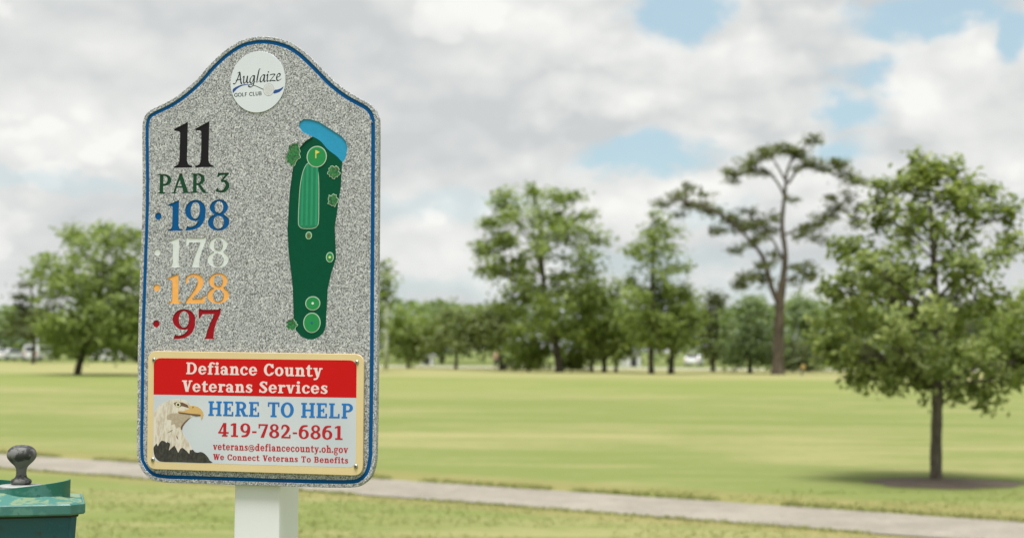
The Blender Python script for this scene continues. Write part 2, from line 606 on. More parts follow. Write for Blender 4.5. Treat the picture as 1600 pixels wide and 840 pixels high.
    if c == 'd':
        return U(rect(.44, 0, .44 + s, 1.05), slab(.34, .5, 1.05 - SF), slab(.44, .73, 0), ring(.29, XH / 2, .29, XH / 2 + .01, .19, .12)), .77
    if c == 'g':
        return U(ring(.29, .48, .29, .26, .18, .1), stroke([(.45, .63, .1), (.62, .7, .12)]), ring(.3, -.14, .3, .2, .13, .085),
                 stroke([(.14, .26, .1), (.08, .14, .12), (.2, .045, .12), (.42, .02, .13)])), .66
    if c == '@':
        return U(ring(.5, .35, .5, .5, .1, .085), SUB(ring(.47, .37, .22, .24, .12, .08), rect(2, 2, 3, 3)), stroke([(.68, .58, .1), (.66, .25, .1), (.76, .16, .08), (.92, .3, .08)])), 1.05
    return np.full(GX.shape, -1.0), .38           # space

# --- engraved numerals and capitals (soft old-style serif)
def sign_glyph(c):
    if c == '1':
        return U(rect(.2, .02, .44, .9), poly([(.01, .86), (.44, 1.02), (.44, .7), (.2, .7), (.195, .78), (.15, .815), (.01, .825)]),
                 poly([(.03, 0), (.61, 0), (.61, .03), (.48, .07), (.44, .16), (.44, .3), (.2, .3), (.2, .16), (.16, .07), (.03, .03)])), .67
    if c == '9':
        f = U(ring(.39, .665, .39, .35, .22, .075),
              stroke([(.67, .6, .2), (.66, .42, .2), (.56, .22, .17), (.38, .1, .13), (.16, .055, .1)]),
              poly([(.03, -.01), (.09, .16), (.2, .12), (.3, .02)]))
        return f, .87
    if c == '8':
        return U(ring(.4, .755, .34, .26, .18, .065), ring(.4, .265, .4, .28, .205, .07),
                 poly([(.16, .6), (.34, .48), (.64, .42), (.6, .53), (.3, .6)])), .88
    if c == '7':
        return U(poly([(.04, .83), (.74, .83), (.78, 1.03), (.72, 1.03), (.68, .985), (.12, .985), (.08, 1.02), (.03, 1.02)]), rect(.02, .7, .07, .98),
                 poly([(.02, .7), (.07, .7), (.16, .84), (.04, .86)]),
                 poly([(.56, .86), (.76, .86), (.62, .55), (.55, .3), (.53, .06), (.58, 0), (.2, 0), (.26, .07), (.33, .32), (.45, .62)])), .82
    if c == '2':
        return U(stroke([(.06, .76, .05), (.12, .9, .09), (.3, .955, .1), (.52, .88, .17), (.58, .7, .22), (.46, .47, .19), (.26, .25, .13), (.1, .08, .1)]),
                 poly([(.03, 0), (.73, 0), (.76, .27), (.7, .27), (.62, .17), (.24, .17), (.05, .07)]), poly([(.03, .66), (.08, .66), (.16, .82), (.04, .9)])), .82
    if c == '3':
        return U(poly([(.06, .78), (.1, 1.0), (.68, 1.0), (.68, .95), (.36, .6), (.24, .58), (.46, .88), (.22, .88), (.11, .78)]),
                 stroke([(.3, .57, .09), (.48, .55, .15), (.6, .32, .21), (.46, .1, .17), (.26, .04, .11), (.06, .1, .1)]),
                 poly([(.0, .1), (.1, .26), (.16, .14), (.14, .02), (.04, .02)])), .76
    if c in 'PR':
        a = [rect(.12, .02, .31, .98), poly([(.0, 0), (.44, 0), (.44, .04), (.31, .09), (.12, .09), (.0, .04)]), rect(0, .94, .3, 1.0),
             SUB(AND(ell(.36, .7, .36, .3), GX - .28), ell(.32, .71, .2, .215)), rect(.2, .92, .4, 1), rect(.26, .4, .4, .47)]
        if c == 'R':
            a += [poly([(.34, .45), (.52, .42), (.78, .06), (.9, .02), (.9, -.02), (.66, -.02), (.54, .1)])]
            return U(*a), .93
        return U(*a), .76
    if c == 'A':
        return U(poly([(.06, 0), (.16, 0), (.46, .86), (.44, 1.02), (.38, .98)]), poly([(.38, 1.0), (.5, 1.04), (.86, 0), (.62, 0), (.38, .76)]),
                 rect(.22, .29, .66, .36), poly([(-.04, 0), (.28, 0), (.28, .035), (.17, .07), (.05, .06), (-.04, .035)]),
                 poly([(.52, 0), (.96, 0), (.96, .035), (.85, .08), (.64, .07), (.52, .035)])), .97
    return np.full(GX.shape, -1.0), .36

# --- pen script of the club name and its thin capitals
NIB = (math.radians(38), .035, .115)

def script_glyph(c):
    if c == 'A':
        return U(stroke([(-.02, .06, 0), (.12, .06, 0), (.3, .4, 0), (.52, 1.0, 0)], NIB), stroke([(.36, .98, 0), (.52, 1.0, 0), (.56, .5, 0), (.62, .04, 0), (.7, .06, 0)], NIB),
                 stroke([(.2, .34, 0), (.62, .4, 0)], NIB)), .72
    if c == 'u':
        return U(stroke([(.02, .55, 0), (.12, .62, 0), (.08, .2, 0), (.14, .02, 0), (.3, .18, 0), (.4, .62, 0)], NIB), stroke([(.42, .62, 0), (.36, .12, 0), (.42, .02, 0), (.52, .1, 0)], NIB)), .52
    if c in 'ag':
        b = [stroke([(.44, .56, 0), (.3, .62, 0), (.12, .42, 0), (.06, .14, 0), (.14, .01, 0), (.3, .16, 0), (.44, .6, 0)], NIB)]
        if c == 'a':
            b += [stroke([(.45, .62, 0), (.38, .12, 0), (.43, .02, 0), (.54, .1, 0)], NIB)]
        else:
            b += [stroke([(.45, .62, 0), (.4, .1, 0), (.3, -.26, 0), (.1, -.36, 0), (-.06, -.26, 0), (.06, -.14, 0), (.3, -.04, 0), (.5, .08, 0)], NIB)]
        return U(*b), .53
    if c == 'l':
        return stroke([(.47, 1.2, 0), (.38, 1.23, 0), (.27, 1.05, 0), (.12, .4, 0), (.09, .06, 0), (.15, .02, 0), (.26, .1, 0)], NIB), .27
    if c == 'i':
        return U(stroke([(.04, .52, 0), (.14, .62, 0), (.08, .12, 0), (.13, .02, 0), (.24, .1, 0)], NIB), ell(.2, .84, .06, .06)), .27
    if c == 'z':
        return stroke([(.02, .54, 0), (.12, .6, 0), (.42, .58, 0), (.24, .32, 0), (.02, .04, 0), (.2, .06, 0), (.44, .02, 0)], NIB), .48
    if c == 'e':
        return stroke([(.06, .3, 0), (.3, .38, 0), (.36, .56, 0), (.22, .62, 0), (.08, .36, 0), (.1, .06, 0), (.24, .02, 0), (.44, .14, 0)], NIB), .44
    return np.full(GX.shape, -1.0), .3

def thin_glyph(c):
    w = .165
    def r(cx, rx):
        return ring(cx, .5, rx, .51, w, w - .02)
    if c in 'GC':
        f = SUB(r(.42, .42), poly([(.5, .5), (1, .95), (1, .08), (.72, .14)]))
        if c == 'G':
            f = U(f, rect(.64, .08, .77, .45), rect(.5, .38, .77, .48))
        return f, .82
    if c == 'O':
        return r(.46, .46), .98
    if c == 'L':
        return U(rect(.06, 0, .22, 1), rect(.06, 0, .52, .11)), .6
    if c == 'F':
        return U(rect(.06, 0, .22, 1), rect(.06, .89, .54, 1), rect(.06, .46, .48, .57)), .64
    if c == 'U':
        return U(rect(.06, .3, .22, 1), rect(.55, .3, .71, 1), AND(ring(.385, .34, .325, .35, w, w - .02), .36 - GY)), .82
    if c == 'B':
        return U(rect(.06, 0, .22, 1), half_bowl(.3, .46, 1, .25, w, .1), half_bowl(.3, 0, .56, .3, w, .1), rect(.06, .9, .31, 1), rect(.06, 0, .31, .1), rect(.06, .46, .31, .56)), .7
    return np.full(GX.shape, -1.0), .4

_cache = {}
def outlines(word, font, track=0.0):
    """closed outlines of a word (cap height 1, starts at x=0) and its width"""
    x, out = 0.0, []
    for c in word:
        key = (font.__name__, c)
        if key not in _cache:
            F, adv = font(c)
            _cache[key] = (contour(F), adv)
        loops, adv = _cache[key]
        out += [[(px + x, py) for px, py in l] for l in loops]
        x += adv + track
    xs = [p[0] for l in out for p in l]
    x0, x1 = min(xs), max(xs)
    return [[(px - x0, py) for px, py in l] for l in out], x1 - x0

# ---------------------------------------------------------------- ground
FALL = 0.40                        # the tee stands this much above the fairway

def sstep(a, b, x):
    t = min(max((x - a) / (b - a), 0.0), 1.0)
    return t * t * (3 - 2 * t)

PATH_A, PATH_B = Vector((-7.8, 23.45)), Vector((4.93, 15.2))      # centre line of the cart path
PDIR = (PATH_B - PATH_A).normalized()
PNOR = Vector((-PDIR.y, PDIR.x))                                    # towards the far side
if PNOR.y < 0:
    PNOR = -PNOR
PATH_HALF = 0.94

def path_off(x, y):
    """signed distance from the (gently bending) middle of the path"""
    d = Vector((x, y)) - PATH_A
    s = d.dot(PDIR)
    return d.dot(PNOR) - 0.10 * math.sin(s * 0.21) , s

def ground_z(x, y):
    z = -FALL * sstep(5.0, 11.0, math.hypot(x, y))
    if 10 < y < 400 and abs(x) < 300:
        k = min((y - 10) / 12, 1.0)
        z += k * 0.035 * (noise.noise(Vector((x * 0.06, y * 0.045, 0.3))))
        o, s = path_off(x, y)
        if y < 40:
            z += 0.05 * sstep(PATH_HALF + 0.02, PATH_HALF + 0.5, o)    # lawn lies a little higher beyond the path
    return z

m_grass, nb, b = new_mat('lawn')
oc = nb.n('ShaderNodeTexCoord').outputs['Object']
sx = nb.n('ShaderNodeSeparateXYZ')
nb.put(sx, 0, oc)
yy = nb.math('ADD', sx.outputs[1], nb.math('MULTIPLY', nb.math('SUBTRACT', nb.noise(nb.mapping(oc, (.05, .05, 1)), 1, 3), 0.5), 14))
streak = nb.noise(nb.mapping(oc, (.07, .34, 1), (0, 0, R(-4))), 1.0, 4, 0.6)
patch = nb.noise(nb.mapping(oc, (.16, .22, 1)), 1.0, 5, 0.62)
clump = nb.noise(oc, 2.6, 6, 0.7)
blade = nb.noise(nb.mapping(oc, (1, 1, 1)), 38, 3, 0.7)
GREEN, LUSH, STRAW = (0.170, 0.205, 0.056), (0.142, 0.182, 0.046), (0.295, 0.275, 0.120)
f = nb.math('ADD', nb.math('MULTIPLY', nb.math('SUBTRACT', streak, .5), 1.5), nb.math('MULTIPLY', nb.math('SUBTRACT', patch, .5), 1.2))
broad = nb.noise(nb.mapping(oc, (.022, .11, 1), (0, 0, R(3)), (5, 1, 0)), 1.0, 5, 0.6)
f = nb.math('ADD', f, nb.math('MULTIPLY', nb.math('SUBTRACT', clump, .5), .9))
f = nb.math('ADD', f, nb.math('MULTIPLY', nb.math('SUBTRACT', broad, .5), 1.7))
thin1 = nb.noise(nb.mapping(oc, (.13, .85, 1), (0, 0, R(5)), (2, 9, 0)), 1.0, 5, 0.65)
thin2 = nb.noise(nb.mapping(oc, (.45, 1.9, 1), (0, 0, R(-7)), (7, 2, 0)), 1.0, 5, 0.65)
f = nb.math('ADD', f, nb.math('MULTIPLY', nb.math('SUBTRACT', thin1, .5), 2.3))
f = nb.math('ADD', f, nb.math('MULTIPLY', nb.math('SUBTRACT', thin2, .5), 2.0))
c = nb.mix(nb.ramp(f, -0.36, 0.80), GREEN, STRAW)
greenband = nb.math('MULTIPLY', nb.ramp(yy, 58, 70), nb.ramp(yy, 100, 94))
c = nb.mix(nb.math('MULTIPLY', greenband, 0.30), c, (0.200, 0.240, 0.058))
c = nb.mix(nb.math('MULTIPLY', nb.ramp(yy, 92, 106), 0.75), c, (0.315, 0.29, 0.13))
c = nb.mix(nb.math('MULTIPLY', nb.ramp(yy, 160, 172), .85), c, (0.120, 0.155, 0.040))
c = nb.mix(nb.ramp(nb.noise(nb.mapping(oc, (.1, .6, 1), loc=(3, 7, 0)), 1, 3), 0.58, 0.72, 0, 0.55), c, LUSH)
c = nb.mix(nb.ramp(blade, 0.3, 0.75, 0.0, 0.35), c, (0.10, 0.13, 0.035))
# dry worn margin along the cart path
rel = nb.vmath('SUBTRACT', oc, (PATH_A.x, PATH_A.y, 0))
po = nb.vmath('DOT_PRODUCT', rel, (PNOR.x, PNOR.y, 0), out=1)
po = nb.math('ADD', po, nb.math('MULTIPLY', nb.math('SUBTRACT', patch, .5), 1.2))
edge = nb.math('MULTIPLY', nb.ramp(po, .55, 1.1), nb.ramp(po, 2.3, 1.3))
edge2 = nb.math('MULTIPLY', nb.ramp(po, -.6, -1.0), nb.ramp(po, -1.5, -1.1))
c = nb.mix(nb.math('MULTIPLY', nb.math('MAXIMUM', edge, edge2), 0.6), c, (0.235, 0.200, 0.078))
setc(nb, b, 'Base Color', c)
b.inputs['Roughness'].default_value = 0.9
b.inputs['Specular IOR Level'].default_value = 0.15
bump(nb, b, nb.math('ADD', nb.math('MULTIPLY', clump, 0.6), nb.math('MULTIPLY', blade, 0.5)), 0.8, 0.05)

def graded(stops):
    out = []
    for a, bb, n in stops:
        out += [a + (bb - a) * i / n for i in range(n)]
    return out + [stops[-1][1]]

xs = graded([(-2400, -300, 6), (-300, -60, 12), (-60, -14, 23), (-14, 14, 70), (14, 60, 23), (60, 300, 12), (300, 2400, 6)])
ys = graded([(-600, -20, 6), (-20, 0, 10), (0, 12, 24), (12, 34, 110), (34, 110, 60), (110, 400, 30), (400, 4200, 10)])
GV = [(x, y, ground_z(x, y)) for y in ys for x in xs]
nx = len(xs)
GF = [(j * nx + i, j * nx + i + 1, (j + 1) * nx + i + 1, (j + 1) * nx + i) for j in range(len(ys) - 1) for i in range(nx - 1)]
ground = mesh_obj('ground', GV, GF, m_grass, None, True)
ground['kind'] = 'structure'
ground['label'] = 'pale green mown golf course lawn with straw patches'

# cart path: pale crushed stone
m_path, nb, b = new_mat('path_stone')
oc = nb.n('ShaderNodeTexCoord').outputs['Object']
n1 = nb.noise(oc, 1.6, 6, 0.68)
n2 = nb.noise(oc, 45, 4, 0.7)
c = nb.mix(nb.ramp(n1, .3, .7), (0.215, 0.192, 0.155), (0.310, 0.280, 0.230))
c = nb.mix(nb.ramp(n2, .35, .7, 0, .6), c, (0.16, 0.142, 0.115))
n3 = nb.noise(oc, 9, 5, 0.7)
c = nb.mix(nb.ramp(n3, .52, .72, 0, .7), c, (0.145, 0.128, 0.104))
c = nb.mix(nb.ramp(nb.noise(nb.mapping(oc, loc=(4, 4, 0)), 5, 5, .7), .60, .72, 0, .6), c, (0.16, 0.165, 0.075))
setc(nb, b, 'Base Color', c)
b.inputs['Roughness'].default_value = 0.95
bump(nb, b, n2, 0.6, 0.01)
V, F = [], []
rng = random.Random(5)
ss = [-34 + i * 0.25 for i in range(320)]
M = 8
for s in ss:
    base = PATH_A + PDIR * s
    bend = 0.10 * math.sin(s * 0.21) 
    e0 = -PATH_HALF + 0.09 * noise.noise(Vector((s * 1.3, 2, 0))) + 0.05 * noise.noise(Vector((s * 4, 5, 0)))
    e1 = PATH_HALF + 0.07 * noise.noise(Vector((s * 1.3, 9, 0))) + 0.05 * noise.noise(Vector((s * 4, 12, 0)))
    for k in range(M + 1):
        o = e0 + (e1 - e0) * k / M
        p = base + PNOR * (o + bend)
        V.append((p.x, p.y, ground_z(p.x, p.y) + 0.012))
for i in range(len(ss) - 1):
    for k in range(M):
        a = i * (M + 1) + k
        F.append((a, a + M + 1, a + M + 2, a + 1))
path = mesh_obj('cart_path', V, F, m_path, None, True)
path['kind'] = 'structure'
path['label'] = 'pale crushed stone cart path crossing the lawn'

# far gravel road beyond the trees
m_road = paint('far_gravel', (0.42, 0.40, 0.37), 0.95, 0.12, 0.5)
V, F = [], []
for i in range(61):
    x = -20 + i * 5
    for dy in (0, 7):
        y = 152 + dy + 2.5 * math.sin(x * 0.02)
        V.append((x, y, ground_z(x, y) + 0.05))
F = [(2 * i, 2 * i + 2, 2 * i + 3, 2 * i + 1) for i in range(60)]
road = mesh_obj('far_road', V, F, m_road)
road['kind'] = 'structure'
road['label'] = 'pale gravel road running behind the trees'

# grass blades: rougher fringe along the path and short tufts over the nearer lawn
m_blade, nb, b = new_mat('grass_blades')
rnd = nb.n('ShaderNodeNewGeometry').outputs['Random Per Island']
oc = nb.n('ShaderNodeTexCoord').outputs['Object']
st = nb.noise(nb.mapping(oc, (.07, .34, 1), (0, 0, R(-4))), 1.0, 4, 0.6)
pt = nb.noise(nb.mapping(oc, (.16, .22, 1)), 1.0, 5, 0.62)
f = nb.math('ADD', nb.math('MULTIPLY', nb.math('SUBTRACT', st, .5), 1.5), nb.math('MULTIPLY', nb.math('SUBTRACT', pt, .5), 1.2))
f = nb.math('ADD', f, nb.math('MULTIPLY', nb.math('SUBTRACT', rnd, .5), .7))
c = nb.mix(nb.ramp(f, -0.42, 0.62), (0.208, 0.252, 0.062), (0.355, 0.335, 0.14))
setc(nb, b, 'Base Color', c)
b.inputs['Roughness'].default_value = 0.7
b.inputs['Specular IOR Level'].default_value = 0.2

def blades(name, spots, label):
    """spots: (x, y, height); three narrow blades each, all one mesh"""
    r = np.random.default_rng(3)
    V, F = [], []
    for x, y, h in spots:
        z = ground_z(x, y)
        for q in range(3):
            a = r.uniform(0, 6.283)
            wx, wy = math.cos(a) * 0.008, math.sin(a) * 0.008
            lx, ly = r.normal(0, h * .45), r.normal(0, h * .45)
            bx, by = x + r.normal(0, .02), y + r.normal(0, .02)
            i = len(V)
            V += [(bx - wx, by - wy, z - .01), (bx + wx, by + wy, z - .01), (bx + lx, by + ly, z + h * r.uniform(.7, 1.2))]
            F.append((i, i + 1, i + 2))
    o = mesh_obj(name, V, F, m_blade)
    o['kind'] = 'stuff'
    o['label'] = label
    return o

rng = random.Random(11)
spots = []
while len(spots) < 9000:
    y = 12.0 + 7 * rng.random()
    x = rng.uniform(-0.42, 0.42) * y
    o, s = path_off(x, y)
    if abs(o) < PATH_HALF + .05:
        continue
    if noise.noise(Vector((x * .9, y * .9, 3))) < -0.35 + 0.3 * rng.random():
        continue
    spots.append((x, y, rng.uniform(.012, .030)))
blades('mown_grass', spots, 'short mown grass tufts of the near lawn')
spots = []
while len(spots) < 9000:
    s = rng.uniform(-6, 24)
    far = rng.random() < 0.65
    o = (PATH_HALF + rng.uniform(-.03, .16)) if far else -(PATH_HALF + rng.uniform(-.05, .10))
    bend = 0.10 * math.sin(s * 0.21) 
    p = PATH_A + PDIR * s + PNOR * (o + bend)
    if noise.noise(Vector((s * .8, 4 if far else 8, 1))) < -0.25:
        continue
    spots.append((p.x, p.y, rng.uniform(.03, .085) if far else rng.uniform(.02, .05)))
blades('path_edge_grass', spots, 'longer untrimmed grass along both edges of the path')

# ---------------------------------------------------------------- the tee sign
SIGN_YAW = R(-15.0)
FACE = at(404, 410, 2.8)
sign = empty('tee_sign', (FACE.x, FACE.y, 0), 'speckled grey granite hole sign with blue border on a white post', 'sign', SIGN_YAW)
bpy.context.view_layer.update()
S_M = Matrix.Translation(sign.location) @ Matrix.Rotation(SIGN_YAW, 4, 'Z')
S_I = S_M.inverted()
S_O = S_I @ CAM_O
S_R = S_I.to_3x3()

def P(px, py, y=0.0):
    """pixel of the photograph -> (u, v) on the sign plane at local Y = y"""
    d = S_R @ ray(px, py)
    t = (y - S_O.y) / d.y
    q = S_O + d * t
    return (q.x, q.z)

def ink(r, g, b):
    """printed or painted colour as a reflectance"""
    return tuple(v * k for v, k in zip(srgb(r, g, b), (0.81, 0.785, 0.825)))

z1 = lambda x, y: (200 + x / 3.112, 40 + y / 3.112)
z2 = lambda x, y: (200 + x / 3.109, 290 + y / 3.109)
z3 = lambda x, y: (410 + x / 2.2105, 170 + y / 2.2105)
z4 = lambda x, y: (200 + x / 3.112, 530 + y / 3.112)
z6 = lambda x, y: (230 + x / 7.636, 620 + y / 7.636)
z7 = lambda x, y: (355 + x / 8.0, 75 + y / 8.0)

def shape(pts, zf, y=0.0, n=6, smooth=True):
    L = [P(*zf(*p), y) for p in pts]
    return smooth_path(L, n, True) if smooth else L

def inset(L, d):
    """outline moved inwards by d"""
    A = sum(a[0] * b[1] - b[0] * a[1] for a, b in zip(L, L[1:] + L[:1]))
    sg = 1 if A > 0 else -1
    out = []
    n = len(L)
    for i in range(n):
        a, b = Vector(L[i - 1]), Vector(L[(i + 1) % n])
        t = (b - a).normalized()
        out.append((L[i][0] - t.y * d * sg, L[i][1] + t.x * d * sg))
    return out

def resample(L, step):
    out = []
    n = len(L)
    for i in range(n):
        a, b = Vector(L[i]), Vector(L[(i + 1) % n])
        k = max(1, int(round((b - a).length / step)))
        out += [tuple(a.lerp(b, j / k)) for j in range(k)]
    return out

def word(text, font, bl, br, tl, zf, y=0.0, track=0.0):
    """outlines of a word fitted to baseline-left, baseline-right and cap-top-left pixels"""
    loops, wd = outlines(text, font, track)
    a, b, t = Vector(P(*zf(*bl), y)), Vector(P(*zf(*br), y)), Vector(P(*zf(*tl), y))
    ux = (b - a) / wd
    h = (t - a).length
    uy = Vector((-ux.y, ux.x)).normalized() * h
    return [[tuple(a + ux * p[0] + uy * p[1]) for p in l] for l in loops]

def disc(cx, cy, r, zf, y=0.0, n=48, ry=None):
    """round shape: centre pixel, horizontal and vertical radii in zoomed pixels"""
    c = P(*zf(cx, cy), y)
    e = P(*zf(cx + r, cy), y)
    g = P(*zf(cx, cy - (ry or r)), y)
    a, bb = abs(e[0] - c[0]), abs(g[1] - c[1])
    return [(c[0] + a * math.cos(2 * math.pi * k / n), c[1] + bb * math.sin(2 * math.pi * k / n)) for k in range(n)]

# granite: voronoi grains of white, grey and black
m_gran, nb, b = new_mat('granite')
oc = nb.n('ShaderNodeTexCoord').outputs['Object']
def grain(scale, loc):
    v = nb.n('ShaderNodeTexVoronoi')
    v.feature = 'F1'
    nb.put(v, 'Vector', nb.mapping(oc, (1, 1, 1), loc=loc))
    v.inputs['Scale'].default_value = scale
    s = nb.n('ShaderNodeSeparateColor')
    nb.nt.links.new(v.outputs['Color'], s.inputs[0])
    return s.outputs[0], s.outputs[1]
g1, g2 = grain(780, (0, 0, 0))
g3, g4 = grain(490, (.7, .3, .1))
cloudy = nb.noise(oc, 90, 3, .6)
c = nb.mix(g1, (0.300, 0.306, 0.322), (0.405, 0.411, 0.430))
c = nb.mix(nb.ramp(g3, 0.72, 0.80), c, (0.56, 0.562, 0.575))
c = nb.mix(nb.math('MULTIPLY', nb.ramp(nb.math('ADD', g4, nb.math('MULTIPLY', nb.math('SUBTRACT', cloudy, .5), .5)), 0.76, 0.84), .8), c, (0.10, 0.104, 0.103))
c = nb.mix(nb.math('MULTIPLY', nb.ramp(g2, 0.85, 0.90), .85), c, (0.055, 0.055, 0.055))
setc(nb, b, 'Base Color', c)
b.inputs['Roughness'].default_value = 0.55
b.inputs['Specular IOR Level'].default_value = 0.35
bump(nb, b, g1, 0.15, 0.0006)

OUT = [(222.5, 310), (222.0, 210), (224, 187), (230.5, 175.5), (241.8, 168.3), (264.3, 157.3), (283.5, 144.4), (306, 125), (328.5, 99.8), (351, 79.2), (373.5, 64.6),
       (392.8, 58.6), (412, 57), (431.4, 59), (453.5, 66), (473, 78.6), (495.6, 99.6), (518, 122.5), (540, 140.3), (559.5, 152), (574, 159.8), (584, 169), (589.3, 181), (591.2, 198),
       (590.8, 310), (590.0, 430), (589.2, 562), (587.4, 690), (586.3, 718), (580, 742), (566.5, 756), (547, 761), (480, 760.3), (392.8, 757.6), (300, 754.3), (254, 752.4), (233.5, 746), (219.5, 730), (213.7, 706), (214.5, 626), (215.5, 530), (219, 420)]
outer = resample(smooth_path([P(*p) for p in OUT], 8, True), 0.004)
groove_o, groove_i = inset(outer, 0.0068), inset(outer, 0.0138)

# words cut into the stone
ROWS = [('engraved_number', '11', [word('11', sign_glyph, (220, 692), (417, 688), (220, 474), z1)], ink(34, 32, 36), 'black carved number 11'),
        ('engraved_text', 'PAR 3', [word('PAR 3', sign_glyph, (142, 818), (493, 810), (142, 724), z1)], ink(30, 84, 56), 'dark green carved words PAR 3'),
        ('engraved_number', '198', [word('198', sign_glyph, (190, 219), (491, 216), (190, 73), z2), [disc(147, 148, 16, z2, ry=17.5)]], ink(2, 96, 160), 'blue carved number 198 with bullet'),
        ('engraved_number', '178', [word('178', sign_glyph, (190, 397), (489, 396), (190, 252), z2), [disc(142, 323, 16, z2, ry=17.5)]], ink(218, 226, 222), 'white carved number 178 with bullet'),
        ('engraved_number', '128', [word('128', sign_glyph, (188, 573), (491, 569), (188, 430), z2), [disc(140, 495, 16, z2, ry=17.5)]], ink(246, 180, 98), 'orange carved number 128 with bullet'),
        ('engraved_number', '97', [word('97', sign_glyph, (215, 745), (451, 744), (215, 601), z2), [disc(137, 670, 16, z2, ry=17.5)]], ink(172, 22, 36), 'red carved number 97 with bullet')]

FAIR = [(180, 95), (150, 110), (125, 140), (108, 190), (98, 250), (92, 310), (87, 380), (86, 430), (90, 500), (98, 560), (104, 620), (106, 680), (108, 730), (115, 765), (135, 788), (165, 797),
        (195, 788), (215, 765), (221, 730), (222, 680), (226, 620), (240, 560), (252, 530), (255, 500), (252, 450), (250, 410), (256, 360), (264, 320), (272, 260), (276, 210), (276, 184), (257, 163), (225, 138), (202, 112)]
POND = [(125, 55), (130, 42), (145, 35), (170, 37), (200, 47), (235, 68), (270, 92), (290, 115), (294, 140), (288, 165), (277, 184), (255, 163), (225, 140), (200, 112), (175, 97), (150, 88), (132, 75)]
def ragged(cx, cy, rx, ry, seed, n=44, slant=0.0):
    r = random.Random(seed)
    ph = [r.uniform(0, 6.28) for _ in range(3)]
    out = []
    for k in range(n):
        a = 2 * math.pi * k / n
        q = 1 + .09 * math.sin(5 * a + ph[0]) + .08 * math.sin(9 * a + ph[1]) + .05 * math.sin(14 * a + ph[2])
        dx, dy = rx * q * math.cos(a), ry * q * math.sin(a)
        out.append((cx + dx + slant * dy, cy + dy))
    return out
SHRUBS = [(ragged(106, 157, 23, 41, 1, 60, -.18), None), (ragged(246, 218, 21, 22, 2), 1), (ragged(243, 315, 18, 21, 3), 1), (ragged(100, 745, 19, 20, 4), None)]

def zhole(polys, zf):
    """one outline round several overlapping shapes (in zoomed pixels)"""
    global GX, GY, STEP
    keep = GX, GY, STEP
    STEP = 0.005
    GX, GY = np.meshgrid(np.arange(0.06, 0.42, STEP), np.arange(-0.03, 1.0, STEP))
    f = U(*[poly([(x / 800, (800 - y) / 800) for x, y in p]) for p in polys])
    loops = contour(f)
    GX, GY, STEP = keep
    return [[P(*zf(x * 800, 800 - y * 800)) for x, y in l] for l in loops]
map_hole = zhole([smooth_path(FAIR, 5, True), smooth_path(POND, 5, True), SHRUBS[0][0], SHRUBS[3][0]], z3)

holes = [l for r in ROWS for g in r[2] for l in g] + map_hole
panel = fill_mesh('panel', [outer, groove_o], m_gran, sign, 0.0, 0.0126, .0010)
face = fill_mesh('face', [groove_i] + holes, m_gran, panel, 0.0, 0.003)
core = fill_mesh('backing', [inset(outer, 0.004)], m_gran, panel, 0.0026, 0.0099)
m_blue = paint('border_blue', ink(0, 86, 146), 0.6, .06, 90, .2, .1)
fill_mesh('border_groove', [inset(outer, 0.0055), inset(outer, 0.0146)], m_blue, sign, 0.0015, 0.0006)

for nm, txt, groups, colr, lab in ROWS:
    o = fill_mesh(nm, [l for g in groups for l in g], paint('paint_' + txt.replace(' ', '_'), tuple(v * (.85 if min(colr) < .25 and max(colr) < .4 else 1.08) for v in colr), .6, .07, 120, .25, .12), sign, 0.0010, 0.0006)
    o['label'] = lab

# the hole map
cmap = fill_mesh('course_map', [shape(FAIR, z3)], paint('map_dark_green', ink(2, 82, 56), .6, .05, 90, .2, .1), sign, 0.0018, 0.0006)
cmap['label'] = 'carved green hole map with a blue pond'
m_out = paint('map_outline', ink(178, 206, 180), .6, .05, 200)
m_light = paint('map_mid_green', ink(14, 128, 88), .5, .04, 90)
m_strip = paint('map_light_green', ink(22, 150, 104), .5, .04, 90)
m_putt = paint('map_green', ink(20, 142, 74), .5, .05, 90)
fill_mesh('pond', [shape(POND, z3)], paint('map_blue', ink(30, 156, 200), .45, .05, 120, .25), cmap, 0.0016, 0.0006)
STR = [(158, 186), (146, 198), (136, 225), (128, 270), (124, 330), (122, 388), (126, 406), (140, 414), (172, 414), (188, 406), (194, 388), (195, 330), (195, 260), (193, 222), (190, 206), (192, 188), (176, 186)]
strip_o = shape(STR, z3, 0, 5)
fill_mesh('fairway_outline', [strip_o], m_out, cmap, 0.0013, 0.0003)
strip_i = inset(resample(strip_o, .002), 0.0013)
fill_mesh('fairway', [strip_i], m_light, cmap, 0.0011, 0.0003)
bands = []
for k in range(4):
    xa = 131 + k * 16.5
    top = 214 if k in (0,) else 192
    bands.append([P(*z3(xa + (6 if k == 0 else 4), top + 24 * (k == 0))), P(*z3(xa + 12, top)), P(*z3(xa + 8, 404)), P(*z3(xa, 404))])
fill_mesh('mown_stripe', bands, m_strip, cmap, 0.0009, 0.0003)
fill_mesh('green_outline', [disc(187, 165, 35, z3, ry=37)], m_out, cmap, 0.0008, 0.0003)
fill_mesh('putting_green', [disc(187, 165, 31.5, z3, ry=33.5)], m_putt, cmap, 0.0006, 0.0003)
m_yel = paint('map_yellow', ink(226, 208, 92), .5, .04)
fill_mesh('flag', [[P(*z3(*p)) for p in ((182.4, 143), (186, 143), (198, 150), (186, 156), (186, 171), (182.4, 171))]], m_yel, cmap, 0.0004, 0.0003)
